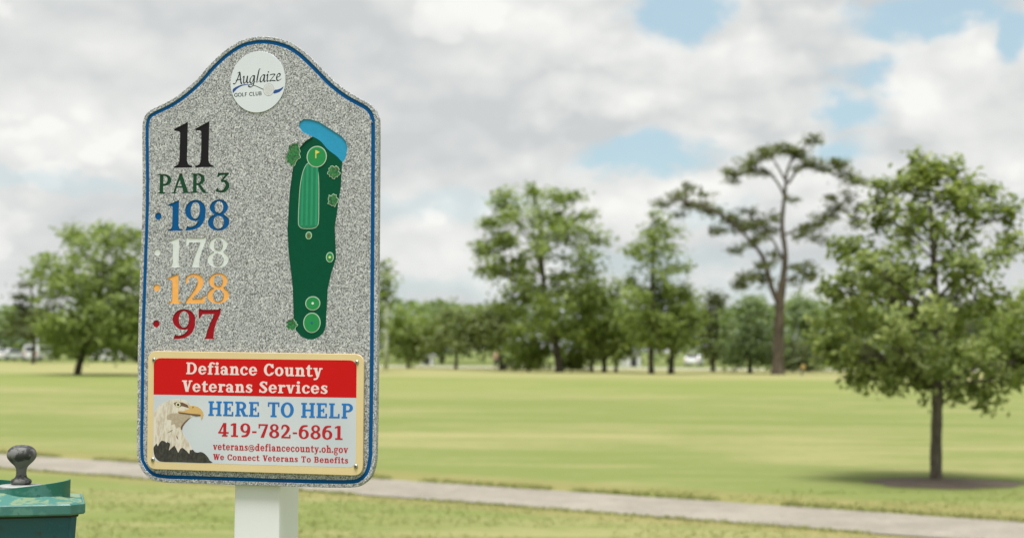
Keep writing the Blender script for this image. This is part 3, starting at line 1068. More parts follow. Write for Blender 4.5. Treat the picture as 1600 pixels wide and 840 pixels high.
for (cx, cy, rx, ry, dot) in ((159, 437, 11, 13.5, (150, 52, 48)), (232, 512, 13.5, 18, (232, 226, 140)), (173, 671, 26, 24.5, (235, 238, 230)), (170, 738, 30, 35, (24, 100, 140))):
    o = fill_mesh('tee_ring', [disc(cx, cy, rx, z3, ry=ry)], m_out, cmap, 0.0013, 0.0003)
    fill_mesh('tee_box', [disc(cx, cy, rx - 3.2, z3, ry=ry - 3.2)], m_putt, cmap, 0.0010, 0.0003)
    fill_mesh('tee_dot', [disc(cx, cy, 4.2, z3)], paint('map_dot', ink(*dot), .5, .03), cmap, 0.0008, 0.0003)
m_shrub, nb, b = new_mat('map_shrub')
oc = nb.n('ShaderNodeTexCoord').outputs['Object']
c = nb.mix(nb.ramp(nb.noise(oc, 420, 3, .6), .35, .62), ink(10, 74, 44), ink(40, 138, 70))
c = nb.mix(nb.ramp(nb.noise(nb.mapping(oc, loc=(1, 1, 1)), 520, 2, .6), .62, .68, 0, .8), c, ink(160, 120, 60))
setc(nb, b, 'Base Color', c)
for pts, ringed in SHRUBS:
    L = shape(pts, z3, 0, 3)
    fill_mesh('shrub_outline', [L], m_out, cmap, 0.0012, 0.0003)
    fill_mesh('shrub', [inset(resample(L, .0015), .0012)], m_shrub, cmap, 0.0009, 0.0003)

# the club's round badge
m_badge = paint('badge_white', ink(222, 230, 234), .35, .015, 20)
badge = fill_mesh('club_badge', [disc(386, 426, 345, z7, n=96, ry=382)], m_badge, sign, -0.0012, 0.0012, .0004)
badge['label'] = 'round white badge with Auglaize Golf Club lettering'
m_ink = paint('badge_ink', ink(30, 44, 48), .5, .03)
fill_mesh('script_lettering', word('Auglaize', script_glyph, (75, 458), (682, 408), (70, 318), z7, 0, .02), m_ink, badge, -0.00132, 0.0002)
fill_mesh('small_lettering', word('GOLF CLUB', thin_glyph, (91, 615), (434, 593), (91, 567), z7), m_ink, badge, -0.00132, 0.0002)
m_swoosh = paint('badge_blue', ink(26, 74, 150), .45, .03)
SW1 = [(73, 522), (110, 492), (170, 466), (235, 456), (300, 461), (235, 466), (180, 480), (130, 510), (95, 545), (76, 564)]
SW2 = [(597, 528), (630, 522), (670, 508), (708, 485), (690, 520), (660, 548), (625, 564), (582, 570)]
for swl in (SW1, SW2):
    fill_mesh('swoosh', [[P(*z7(*p)) for p in smooth_path(swl, 3, True)]], m_swoosh, badge, -0.00132, 0.0002)
fill_mesh('swoosh_line', [[P(*z7(*p)) for p in ((300, 459), (360, 472), (420, 500), (456, 516), (456, 525), (418, 508), (358, 480), (300, 466))]], m_ink, badge, -0.00132, 0.0002)
m_ball = paint('badge_ball', ink(222, 227, 228), .5, .02)
fill_mesh('ball_rim', [disc(522, 524, 68, z7, ry=77)], paint('badge_grey', ink(150, 148, 140), .5, .02), badge, -0.00130, 0.0001)
fill_mesh('ball', [disc(522, 524, 64, z7, ry=73)], m_ball, badge, -0.00142, 0.0002)
dots = []
for i in range(-4, 5):
    for j in range(-4, 5):
        if i * i + j * j < 17:
            dots.append(disc(522 + i * 14, 524 - i * 1.0 + j * 16, 3.0, z7, n=8))
fill_mesh('ball_dimple', dots, paint('badge_dots', ink(140, 138, 132), .5, .02), badge, -0.00154, 0.0002)

# sponsor plate screwed to the stone
YP = -0.0060
def rrect(tl, tr, br, bl, r, zf, y):
    """rounded quadrilateral from four zoomed-pixel corners"""
    c = [Vector(P(*zf(*q), y)) for q in (tl, tr, br, bl)]
    out = []
    for i in range(4):
        a, p, q = c[i - 1], c[i], c[(i + 1) % 4]
        u, v = (a - p).normalized(), (q - p).normalized()
        for k in range(9):
            t = k / 8
            s, e = p + u * r, p + v * r
            out.append(tuple(s * (1 - t) ** 2 + p * 2 * t * (1 - t) * .62 + p * 2 * t * (1 - t) * .38 + e * t * t))
    return out
m_gold = paint('plate_gold', ink(229, 209, 156), .5, .03, 14, 0, .25)
plate = fill_mesh('sponsor_plate', [rrect((98, 55), (1147, 71), (1141, 662), (92, 629), .0185, z4, YP)], m_gold, sign, YP, 0.0048, .0008)
plate['label'] = 'cream bordered sponsor plate with red heading and eagle'
# printed ground: soft grey sky, lighter towards the lettering (a photograph on the plate)
m_prn, nb, b = new_mat('plate_print')
oc = nb.n('ShaderNodeTexCoord').outputs['Object']
c = nb.mix(nb.ramp(nb.noise(nb.mapping(oc, (1, 1, .6)), 5, 2, .5), .3, .7), ink(200, 209, 216), ink(216, 224, 228))
setc(nb, b, 'Base Color', c)
b.inputs['Roughness'].default_value = .35
inner = rrect((126, 90), (1112, 101), (1107, 622), (122, 594), .0150, z4, YP)
fill_mesh('printed_panel', [inner], m_prn, plate, YP - .00012, .0002)
def clip_above(L, a, b2, keep_above=True):
    out = []
    a, b2 = Vector(a), Vector(b2)
    def side(p):
        return ((b2.x - a.x) * (p[1] - a.y) - (b2.y - a.y) * (p[0] - a.x)) * (1 if keep_above else -1)
    for p, q in zip(L, L[1:] + L[:1]):
        sp, sq = side(p), side(q)
        if sp >= 0:
            out.append(p)
        if (sp >= 0) != (sq >= 0):
            t = sp / (sp - sq)
            out.append((p[0] + (q[0] - p[0]) * t, p[1] + (q[1] - p[1]) * t))
    return out
header = clip_above(inner, P(*z4(125, 267), YP), P(*z4(1110, 283), YP))
fill_mesh('heading_panel', [header], paint('plate_red', ink(208, 12, 16), .4, .03, 12, 0, .2), plate, YP - .00024, .0002)
YT = YP - .00036
m_wht = paint('print_white', ink(236, 226, 222), .4, .02)
m_pblue = paint('print_blue', ink(24, 118, 196), .4, .03)
m_pred = paint('print_red', ink(188, 24, 40), .4, .03)
fill_mesh('heading_lettering', word('Defiance County', slab_glyph, (283, 168), (945, 181), (283, 111), z4, YT, .07)
          + word('Veterans Services', slab_glyph, (262, 253), (970, 264), (262, 198), z4, YT, .07), m_wht, plate, YT, .00018)
fill_mesh('slogan_lettering', word('HERE TO HELP', slab_glyph, (390, 370), (1093, 384), (390, 299), z4, YT, .05), m_pblue, plate, YT, .00018)
fill_mesh('phone_lettering', word('419-782-6861', slab_glyph, (438, 470), (1043, 487), (438, 404), z4, YT, .07), m_pred, plate, YT, .00018)
fill_mesh('address_lettering', word('veterans@defiancecounty.oh.gov', slab_glyph, (413, 535), (1070, 551), (413, 502), z4, YT, .07)
          + word('We Connect Veterans To Benefits', slab_glyph, (413, 583), (1070, 601), (413, 555), z4, YT, .07), m_pred, plate, YT, .00018)
# the eagle printed on the plate
m_feath, nb, b = new_mat('eagle_white')
oc = nb.n('ShaderNodeTexCoord').outputs['Object']
n = nb.noise(nb.mapping(oc, (1, 1, .3), (0, R(38), 0)), 230, 4, .55)
c = nb.mix(nb.ramp(n, .32, .6), ink(200, 188, 166), ink(228, 222, 206))
setc(nb, b, 'Base Color', c)
b.inputs['Roughness'].default_value = .4
m_dark, nb, b = new_mat('eagle_dark')
oc = nb.n('ShaderNodeTexCoord').outputs['Object']
c = nb.mix(nb.ramp(nb.noise(nb.mapping(oc, (1, 1, .5), (0, R(30), 0)), 260, 5, .65), .35, .7), ink(40, 40, 38), ink(74, 70, 64))
setc(nb, b, 'Base Color', c)
b.inputs['Roughness'].default_value = .4
body = [(78, 590), (120, 545), (170, 505), (300, 560), (420, 600), (540, 625), (565, 650), (600, 660), (640, 652), (680, 670), (720, 710), (745, 752), (757, 784), (400, 775), (180, 769), (130, 752), (95, 715), (78, 660)]
body = [p for p in body]
eag = fill_mesh('eagle_print', [shape(body, z6, YT, 3)], m_dark, plate, YP - .00024, .0002)
head = [(78, 205), (95, 160), (135, 108), (190, 68), (250, 42), (320, 26), (390, 24), (440, 34), (480, 55), (520, 92), (560, 108), (560, 215), (520, 245), (480, 278), (445, 318), (418, 360),
        (412, 392), (430, 440), (470, 500), (505, 555), (535, 628), (508, 630), (502, 676), (470, 640), (420, 600), (395, 615), (370, 662), (345, 610), (325, 575), (258, 634), (275, 560), (250, 515), (232, 545), (210, 525), (172, 515), (150, 540), (126, 585), (112, 550), (78, 592)]
fill_mesh('eagle_head', [[P(*z6(*p), YT) for p in head]], m_feath, eag, YP - .00036, .0002)
beak = [(500, 100), (545, 100), (600, 112), (640, 140), (665, 175), (672, 210), (660, 250), (645, 270), (638, 225), (600, 225), (520, 205), (440, 190), (370, 182), (370, 160), (430, 165), (500, 140)]
fill_mesh('eagle_beak', [[P(*z6(*p), YT) for p in beak]], paint('eagle_yellow', ink(216, 180, 112), .4, .08, 300), eag, YP - .00048, .0002)
fill_mesh('eagle_throat', [[P(*z6(*p), YT) for p in smooth_path([(250, 210), (330, 190), (430, 197), (520, 218), (478, 270), (440, 318), (412, 380), (385, 350), (350, 372), (330, 320), (285, 330), (290, 275), (235, 262)], 3, True)]],
          paint('eagle_grey', ink(184, 170, 146), .4, .14, 260), eag, YP - .00042, .0002)
m_shade = paint('eagle_brown', ink(112, 84, 66), .4, .1, 300)
fill_mesh('eagle_mouth', [[P(*z6(*p), YT) for p in ((365, 176), (440, 184), (520, 196), (635, 205), (640, 222), (585, 228), (520, 212), (440, 200), (380, 192))],
                          [P(*z6(*p), YT) for p in ((535, 122), (556, 110), (552, 122), (540, 130))]], m_shade, eag, YP - .0006, .0002)
fill_mesh('eagle_brow', [[P(*z6(*p), YT) for p in ((315, 72), (350, 56), (420, 62), (480, 90), (500, 130), (440, 112), (410, 105), (395, 112), (360, 118), (335, 100))],
                         [P(*z6(*p), YT) for p in ((520, 238), (480, 262), (440, 300), (405, 345), (398, 380), (415, 392), (424, 350), (450, 312), (490, 270))],
                         [P(*z6(*p), YT) for p in ((345, 455), (360, 470), (372, 505), (355, 490))], [P(*z6(*p), YT) for p in ((240, 425), (300, 388), (304, 394), (262, 418))]], m_shade, eag, YP - .00048, .0002)
fill_mesh('eagle_eye', [disc(369, 88, 29, z6, YT, 24)], paint('eagle_iris', ink(226, 222, 184), .3, .03), eag, YP - .00062, .0002)
fill_mesh('eagle_pupil', [disc(370, 90, 14, z6, YT, 20)], paint('eagle_black', ink(20, 20, 20), .3, .03), eag, YP - .00074, .0002)
# four dome screws
m_steel = paint('screw_steel', (0.42, 0.40, 0.36), .32, .1, 300, 0, .5, .9)
m_slot = paint('screw_slot', (0.03, 0.03, 0.03), .6, .05)
for sx_, sy_ in ((127, 99), (1113, 111), (121, 583), (1108, 616)):
    u, v = P(*z4(sx_, sy_), YP)
    bm = bmesh.new()
    rings = []
    for r, d in ((.0040, 0), (.0039, .0008), (.0032, .0016), (.0020, .0021), (.0007, .0023)):
        rings.append([bm.verts.new((u + r * math.cos(k * math.pi / 8), YP - .0002 - d, v + r * math.sin(k * math.pi / 8))) for k in range(16)])
    for a, b2 in zip(rings, rings[1:]):
        for k in range(16):
            bm.faces.new((a[k], a[(k + 1) % 16], b2[(k + 1) % 16], b2[k]))
    bm.faces.new(rings[-1])
    sc = bm_obj('screw', bm, m_steel, plate, True)
    bm = bmesh.new()
    box(bm, u - .0018, u + .0018, YP - .0030, YP - .0023, v - .00045, v + .00045)
    box(bm, u - .00045, u + .00045, YP - .0031, YP - .0022, v - .0018, v + .0018)
    bm_obj('cross_slot', bm, m_slot, plate)

# white vinyl post behind the stone
m_post = paint('post_white', (0.72, 0.725, 0.755), .4, .025, 6, .05)
ua = P(366, 790, .0135)[0]
ub = P(437, 790, .0135)[0]
S = ub - ua
pm_ = (ua + ub) / 2
bm = bmesh.new()
box(bm, ua, ub, .0135, .0135 + S, -.05, FACE.z + .18, .004)
post = bm_obj('post', bm, m_post, sign, False)
bm = bmesh.new()
box(bm, ua - .004, ub + .004, .0138, .0175 + S, FACE.z + .1805, FACE.z + .192, .002)
bm_obj('post_cap', bm, m_post, post)
for dz in (-.25, .05):
    for du in (-.025, .025):
        bm = bmesh.new()
        r = bmesh.ops.create_cone(bm, cap_ends=True, segments=6, radius1=.006, radius2=.006, depth=.005)
        for v in r['verts']:
            v.co = Vector((pm_ + du + v.co.x, .0135 + S + .0028 + v.co.z, FACE.z + dz + v.co.y))
        bm_obj('bolt', bm, m_steel, post)
bm = bmesh.new()
lathe(bm, [(S * .95, -.04), (S * .95, .012), (S * .8, .03), (S * .705, .032)], 4 * 6, (pm_, .0135 + S / 2))
bm_obj('footing', bm, paint('footing_concrete', (.36, .35, .33), .95, .1, 30), post)

# ---------------------------------------------------------------- ball washer
WD = 2.72
top = at(32, 790, WD)
washer = empty('ball_washer', (top.x, top.y, 0), 'weathered green ball washer with grey plunger knob at the left edge', 'ball washer', R(17))
def wz(py):
    return at(32, py, WD).z
PXM = WD / FOCAL_PX * 1.0
def weathered(name, base, worn, seed, dark, rough=.5, lo=.52, hi=.60, sc=16):
    m, nb, b = new_mat(name)
    oc = nb.n('ShaderNodeTexCoord').outputs['Object']
    n1 = nb.noise(nb.mapping(oc, loc=(seed, 0, 0)), sc, 6, .62)
    n2 = nb.noise(nb.mapping(oc, loc=(seed, 4, 0)), sc * 4.4, 5, .7)
    c = nb.mix(nb.ramp(n1, lo, hi), base, worn)
    c = nb.mix(nb.ramp(n2, .60, .68, 0, .75), c, dark)
    setc(nb, b, 'Base Color', c)
    nb.put(b, 'Roughness', nb.ramp(n1, .4, .65, rough - .12, rough + .25))
    bump(nb, b, n2, .25, .002)
    return m
m_wbody = weathered('washer_teal', (.006, .074, .104), (.012, .105, .138), 1, (.018, .045, .048))
m_wrim = weathered('washer_rim', (.040, .150, .135), (.075, .200, .170), 2, (.03, .09, .08))
m_wtop = weathered('washer_faded', (.150, .220, .125), (.040, .150, .125), 3, (.06, .13, .10), .65, .50, .56, 30)
m_wcol = weathered('washer_green', (.010, .125, .085), (.055, .180, .150), 4, (.012, .07, .05), .45, .54, .62)
m_wknob = weathered('washer_knob', (.020, .020, .019), (.135, .135, .13), 5, (.016, .016, .015), .62, .46, .56, 42)
Z = wz
PX0 = 779                                                            # photo row of the lid's rim level

def chamfered(bm, prof, n_=None):
    """square section with cut corners; prof rows are (half width, corner cut, z)"""
    rings = []
    for a, c, z in prof:
        q = [(a, -a + c), (a, a - c), (a - c, a), (-a + c, a), (-a, a - c), (-a, -a + c), (-a + c, -a), (a - c, -a)]
        rings.append([bm.verts.new((x, y, z)) for x, y in q])
    for a, b_ in zip(rings, rings[1:]):
        for k in range(8):
            bm.faces.new((a[k], a[(k + 1) % 8], b_[(k + 1) % 8], b_[k]))
    bm.faces.new(rings[0][::-1])
    bm.faces.new(rings[-1])

q = PXM
bm = bmesh.new()
chamfered(bm, [(62 * q, 9 * q, Z(1015)), (70 * q, 10 * q, Z(1008)), (80 * q, 10 * q, Z(850)), (83 * q, 10 * q, Z(797.5))])
bmesh.ops.bevel(bm, geom=[e for e in bm.edges if abs(e.verts[0].co.z - e.verts[1].co.z) > .02], offset=.004, segments=2, affect='EDGES')
wb = bm_obj('body', bm, m_wbody, washer)
bm = bmesh.new()                                                     # black gasket squeezed out under the lid
chamfered(bm, [(82 * q, 10 * q, Z(801)), (85 * q, 11 * q, Z(800)), (85.5 * q, 11 * q, Z(796.5)), (82 * q, 10 * q, Z(796))])
bm_obj('seal', bm, paint('washer_seal', (.018, .018, .017), .7, .2, 80), wb)
bm = bmesh.new()
chamfered(bm, [(88 * q, 20 * q, Z(797)), (93 * q, 22 * q, Z(796.5)), (95 * q, 22 * q, Z(794)), (95 * q, 22 * q, Z(781)), (93.5 * q, 22 * q, Z(779))])
lid = bm_obj('lid', bm, m_wrim, washer)
def dome(r):
    return float(np.interp(r, [0, 34, 42, 58, 76, 95], [14.5, 14, 12.6, 7.5, 2.2, .3]))
bm = bmesh.new()
rows = []
for t in (1.0, .96, .88, .78, .68, .58, .48, .40, .32, .2):
    a = 91.5 * t * q
    cc = (22 + (1 - t) * 16) * t * q
    rows.append((a, cc, Z(779.2 - dome(95 * t))))
chamfered(bm, [(91 * q, 22 * q, Z(780))] + rows)
bm_obj('lid_top', bm, m_wtop, lid, True)
# two spiral wings round the plunger, each rising to a square end
for turn in (0, math.pi):
    bm = bmesh.new()
    n = 48
    rows = []
    for k in range(n + 1):
        a = -math.pi + math.pi * k / n
        t = (math.cos(a) + 1) / 2
        r0 = 40 + 34 * t ** 1.4
        zb = Z(781 - dome(r0))
        zt = Z(777.5 - dome(r0) - 2 - 24 * t ** 1.25)
        a2 = a + turn
        rows.append([bm.verts.new((r_ * q * math.cos(a2), r_ * q * math.sin(a2), z_)) for r_, z_ in ((r0, zb), (r0, zt), (r0 - 3.2, zt), (r0 - 3.2, zb))])
    for a, b_ in zip(rows, rows[1:]):
        for i in range(4):
            bm.faces.new((a[i], b_[i], b_[(i + 1) % 4], a[(i + 1) % 4]))
    bm.faces.new(rows[0])
    bm.faces.new(rows[-1][::-1])
    bm_obj('wing', bm, m_wcol, lid)
bm = bmesh.new()
lathe(bm, [(33 * q, Z(768)), (33 * q, Z(758.5)), (31.5 * q, Z(757.2)), (10 * q, Z(756))], 40)
bm_obj('cover_disc', bm, paint('washer_plate', (.30, .31, .30), .55, .25, 60, .2), washer, False)
bm = bmesh.new()
prof = [(14, 755.5), (15.6, 753.5), (16, 751.5), (15, 749), (13, 747.5), (10.5, 746), (8.6, 743.5), (7.7, 738), (8.2, 732), (9.6, 728.5), (12, 725.5), (16, 721.8), (19.4, 717.8), (21.6, 714), (22.3, 710.5), (22.0, 707), (20.6, 703), (18, 699.8), (14, 697), (9, 695.2), (4, 694.4), (1.0, 694.2)]
P_ = smooth_path(prof, 3)
lathe(bm, [(max(r_, .5) * q, Z(y_)) for r_, y_ in P_], 44)
bm_obj('plunger_knob', bm, m_wknob, washer, True)
bm = bmesh.new()
lathe(bm, [(.030, -.05), (.030, Z(1010))], 24)
bm_obj('pole', bm, m_wbody, washer, True)
bm = bmesh.new()
box(bm, -.05, .05, -79.5 * q, -77 * q, Z(880), Z(868), .002)
bm_obj('drain_plate', bm, m_wbody, wb)

# ---------------------------------------------------------------- trees
def leaf_mat(name, dark, mid, light, trans=0.35):
    m = bpy.data.materials.new(name)
    m.use_nodes = True
    nb = NB(m.node_tree)
    m.node_tree.nodes.clear()
    rnd = nb.n('ShaderNodeNewGeometry').outputs['Random Per Island']
    oc = nb.n('ShaderNodeTexCoord').outputs['Object']
    n = nb.noise(oc, 0.9, 3, .6)
    k = nb.math('ADD', nb.math('MULTIPLY', rnd, .65), nb.math('MULTIPLY', nb.ramp(n, .3, .7), .35))
    c = nb.mix(nb.ramp(k, .0, .5, smooth=False), dark, mid)
    c = nb.mix(nb.ramp(k, .5, 1.0, smooth=False), c, light)
    p = nb.n('ShaderNodeBsdfPrincipled')
    nb.put(p, 'Base Color', c)
    p.inputs['Roughness'].default_value = .55
    p.inputs['Specular IOR Level'].default_value = .3
    t = nb.n('ShaderNodeBsdfTranslucent')
    nb.put(t, 'Color', nb.mix(1.0, c, (1.25, 1.35, .6), 'MULTIPLY'))
    mx = nb.n('ShaderNodeMixShader')
    mx.inputs[0].default_value = trans
    nb.nt.links.new(p.outputs[0], mx.inputs[1])
    nb.nt.links.new(t.outputs[0], mx.inputs[2])
    o = nb.n('ShaderNodeOutputMaterial')
    nb.nt.links.new(mx.outputs[0], o.inputs[0])
    return m

L_MAPLE = leaf_mat('leaf_young', (0.105, 0.141, 0.039), (0.189, 0.235, 0.067), (0.317, 0.356, 0.128))
L_GREEN = leaf_mat('leaf_green', (0.106, 0.152, 0.035), (0.189, 0.248, 0.060), (0.302, 0.362, 0.104))
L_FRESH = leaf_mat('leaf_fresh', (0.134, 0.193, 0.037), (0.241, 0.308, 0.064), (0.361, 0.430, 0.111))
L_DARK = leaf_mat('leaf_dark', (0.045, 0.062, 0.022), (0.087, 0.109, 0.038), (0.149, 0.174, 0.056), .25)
L_BLUE = leaf_mat('leaf_bluish', (0.096, 0.137, 0.059), (0.163, 0.221, 0.093), (0.258, 0.324, 0.137))
L_PINE = leaf_mat('needles', (0.073, 0.090, 0.037), (0.138, 0.163, 0.066), (0.226, 0.248, 0.101), .3)
L_OLIVE = leaf_mat('leaf_olive', (0.089, 0.119, 0.039), (0.155, 0.192, 0.060), (0.237, 0.276, 0.092))

def bark_mat(name, a, b_, sc=8):
    m, nb, b = new_mat(name)
    oc = nb.n('ShaderNodeTexCoord').outputs['Object']
    n = nb.noise(nb.mapping(oc, (1, 1, .22)), sc, 6, .7)
    setc(nb, b, 'Base Color', nb.mix(nb.ramp(n, .32, .66), a, b_))
    b.inputs['Roughness'].default_value = .95
    b.inputs['Specular IOR Level'].default_value = .1
    bump(nb, b, n, .8, .03)
    return m
B_GREY = bark_mat('bark_grey', (.060, .050, .038), (.165, .145, .115), 22)
B_DARK = bark_mat('bark_dark', (.040, .034, .027), (.105, .090, .070))
B_PINE = bark_mat('bark_pine', (.045, .037, .027), (.125, .100, .073), 5)

def leaf_mesh(name, centres, size, m, parent, rng, up=.35, slim=.55, outward=None):
    """one leaf shaped face per centre, random tilt, facing partly upwards"""
    n = len(centres)
    nv = rng.normal(size=(n, 3))
    nv[:, 2] = np.abs(nv[:, 2]) + up
    if outward is not None:
        nv += outward * .8
    nv /= np.linalg.norm(nv, axis=1)[:, None]
    t = rng.normal(size=(n, 3))
    t -= nv * (t * nv).sum(1)[:, None]
    t /= np.linalg.norm(t, axis=1)[:, None]
    s = np.cross(nv, t)
    L = size * rng.uniform(.6, 1.35, n)[:, None]
    Wd = L * slim
    a = centres - t * L * .5
    b = centres + s * Wd * .5 + nv * L * .08
    c = centres + t * L * .5
    d = centres - s * Wd * .5 + nv * L * .08
    V = np.stack([a, b, c, d], 1).reshape(-1, 3)
    me = bpy.data.meshes.new(name)
    me.vertices.add(n * 4)
    me.vertices.foreach_set('co', V.astype(np.float32).ravel())
    me.loops.add(n * 4)
    me.loops.foreach_set('vertex_index', np.arange(n * 4, dtype=np.int32))
    me.polygons.add(n)
    me.polygons.foreach_set('loop_start', np.arange(0, n * 4, 4, dtype=np.int32))
    me.update(calc_edges=True)
    me.materials.append(m)
    return link(bpy.data.objects.new(name, me), parent)

def make_tree(name, label, base, dist, trunk, crown=None, blobs=None, leaf=L_GREEN, bark=B_DARK, lsize=.3, twigs=260, per=26,
              spread=.5, seed=1, limbs=14, gap=.0, depth=1.0, group=None, cat='tree', gz=None, tw=None, up=.35, slim=.55, flat=.7, limb_px=None, limb_r=.22, sprays=0):
    """base: pixel of the foot; trunk: [(px, py, width px)]; crown: rows (py, left px, right px);
    blobs: (px, py, rx, ry, weight[, depth shift m]) extra clumps. All pixels are turned into metres at dist."""
    rng = np.random.default_rng(seed)
    k = dist / FOCAL_PX
    foot = at(base[0], base[1], dist)
    z0 = ground_z(foot.x, dist)
    if group is None:
        group = 'bushes between the trees' if cat == 'bush' else 'trees across the course'
    root = empty(name, (foot.x, dist, z0), label, cat, 0, group)
    loc = lambda px, py: ((px - base[0]) * k, (base[1] - py) * k)
    # trunk
    pts, rad = [], []
    wob = rng.uniform(-1, 1, 2)
    for i, (px, py, wpx) in enumerate(trunk):
        x, z = loc(px, py)
        pts.append(Vector((x, wob[0] * .012 * z * math.sin(z * .5 + wob[1]), z - (.15 if i == 0 else 0))))
        rad.append(wpx * k / 2)
    P3 = smooth_path([(*p, r) for p, r in zip(pts, rad)], 5)
    TV, TF = [], []
    tp = [Vector(p[:3]) for p in P3]
    tr = [max(p[3] * (1 + .05 * math.sin(i * 1.7)), .012) for i, p in enumerate(P3)]
    flare = [1.45, 1.18, 1.06]
    tr = [r * (flare[i] if i < 3 else 1) for i, r in enumerate(tr)]
    tube(TV, TF, tp, tr, 9)
    # twig centres
    T = []
    if crown:
        ys = np.array([r[0] for r in crown], float)
        xl = np.array([r[1] for r in crown], float)
        xr = np.array([r[2] for r in crown], float)
        o = np.argsort(ys)
        ys, xl, xr = ys[o], xl[o], xr[o]
        tries = 0
        off = rng.uniform(0, 50, 3)
        while len(T) < twigs and tries < twigs * 40:
            tries += 1
            y = rng.uniform(ys[0], ys[-1])
            l, r = np.interp(y, ys, xl), np.interp(y, ys, xr)
            if rng.random() > (r - l) / (xr - xl).max():
                continue
            a = rng.uniform(0, 2 * math.pi)
            q = rng.random() ** .42
            Rr = (r - l) / 2 * k
            x, z = loc((l + r) / 2, y)
            p = Vector((x + Rr * q * math.cos(a), Rr * depth * q * math.sin(a), z))
            s_ = 3.2 / max((xr - xl).max() * k, .1)
            nz = noise.noise(Vector((p.x * s_ + off[0], p.y * s_ + off[1], p.z * s_ * 1.4 + off[2])))
            if nz < gap - .25 * rng.random():
                continue
            T.append(p)
        for _ in range(sprays):                       # shoots that stick out of the outline
            y = rng.uniform(ys[0], ys[-1])
            l, r = np.interp(y, ys, xl), np.interp(y, ys, xr)
            a = rng.uniform(0, 2 * math.pi)
            x, z = loc((l + r) / 2, y)
            Rr = (r - l) / 2 * k
            for q in (.93, 1.0, rng.uniform(1.05, 1.16)):
                T.append(Vector((x + Rr * q * math.cos(a), Rr * depth * q * math.sin(a), z + (q - .9) * Rr * .5)))
    if blobs:
        for bl in blobs:
            px, py, rx, ry, wgt = bl[:5]
            x, z = loc(px, py)
            dy = bl[5] if len(bl) > 5 else rng.uniform(-.6, .6) * rx * k
            for _ in range(int(wgt)):
                v = rng.normal(size=3)
                v /= np.linalg.norm(v)
                q = rng.random() ** .45
                T.append(Vector((x + v[0] * q * rx * k, dy + v[1] * q * rx * k * .9, z + v[2] * q * ry * k)))
    T = np.array([tuple(t) for t in T])
    # limbs and branches reach from the trunk to the clumps
    LV, LF = [], []
    zt = [p.z for p in tp]
    crown_low = T[:, 2].min()
    if limb_px:
        ends = []
        for lp in limb_px:
            q3 = smooth_path([(*loc(px, py), wpx * k / 2) for px, py, wpx in lp], 5)
            yo = rng.uniform(-.12, .12)
            x0 = q3[0][0]
            pp = [Vector((a, (a - x0) * yo * 3, b)) for a, b, c in q3]
            tube(LV, LF, pp, [c for a, b, c in q3], 6)
            ends += pp
        ends += tp[len(tp) // 2:]
        for c in T[::3]:
            e = Vector(c)
            s0 = min(ends, key=lambda p: (p - e).length + max(0, p.z - e.z) * .5)
            tube(LV, LF, [s0, s0.lerp(e, .5) + Vector((0, 0, .05)), e], [.05, .035, .012], 4)
        limbs = 0
    order = rng.permutation(len(T))
    cand = [T[i] for i in order[:limbs * 4]]
    chosen = []
    for c in cand:
        if all(np.linalg.norm(c - d) > spread * .7 for d in chosen):
            chosen.append(c)
        if len(chosen) >= limbs:
            break
    for c in (chosen if limbs else []):
        e = Vector(c)
        zs = e.z - math.hypot(e.x - tp[-1].x, e.y) * rng.uniform(.45, .8)
        zs = min(max(zs, min(crown_low + (zt[-1] - crown_low) * .08, zt[-1] * .9), zt[0] + .3), zt[-1])
        i = min(range(len(tp)), key=lambda j: abs(zt[j] - zs))
        s0 = tp[i]
        mid = s0.lerp(e, .5) + Vector((0, 0, (e - s0).length * rng.uniform(-.02, .16)))
        pp = smooth_path([tuple(s0), tuple(mid), tuple(e)], 5)
        r0 = min(tr[i] * .62, max((e - s0).length * .022, .01) * (limb_r / .22))
        tube(LV, LF, [Vector(q) for q in pp], [r0 * (1 - .85 * j / (len(pp) - 1)) for j in range(len(pp))], 5)
        near = sorted(T, key=lambda t: np.linalg.norm(t - c))[1:5]
        for t in near:
            s1 = Vector(pp[6])
            tube(LV, LF, [s1, s1.lerp(Vector(t), .5) + Vector((0, 0, .03 * (Vector(t) - s1).length)), Vector(t)], [r0 * .4, r0 * .25, r0 * .08], 4)
    if LV and not limb_px and limbs <= 8:
        TF += [tuple(i + len(TV) for i in f_) for f_ in LF]
        TV += LV
        LV = []
    trunk_o = mesh_obj('trunk', TV, TF, bark, root, True)
    if LV:
        mesh_obj('branches', LV, LF, bark, root, True)
    # leaves round each twig, each clump slightly flattened
    cs = np.repeat(T, per, 0)
    sz = np.repeat(rng.uniform(.6, 1.25, len(T)), per)[:, None]
    g = rng.normal(size=cs.shape) * spread * .5 * sz
    g[:, 2] *= flat
    cs = cs + g
    cs[:, 2] = np.maximum(cs[:, 2], .25)
    ctr = T.mean(0)
    out = cs - ctr
    out /= np.linalg.norm(out, axis=1)[:, None] + 1e-6
    leaf_mesh('crown', cs, lsize, leaf, root, rng, up, slim, out)
    return root

def G(y_base):                       # depth of flat ground seen at photo row near the middle
    return 1.75 * FOCAL_PX / (y_base - 547)

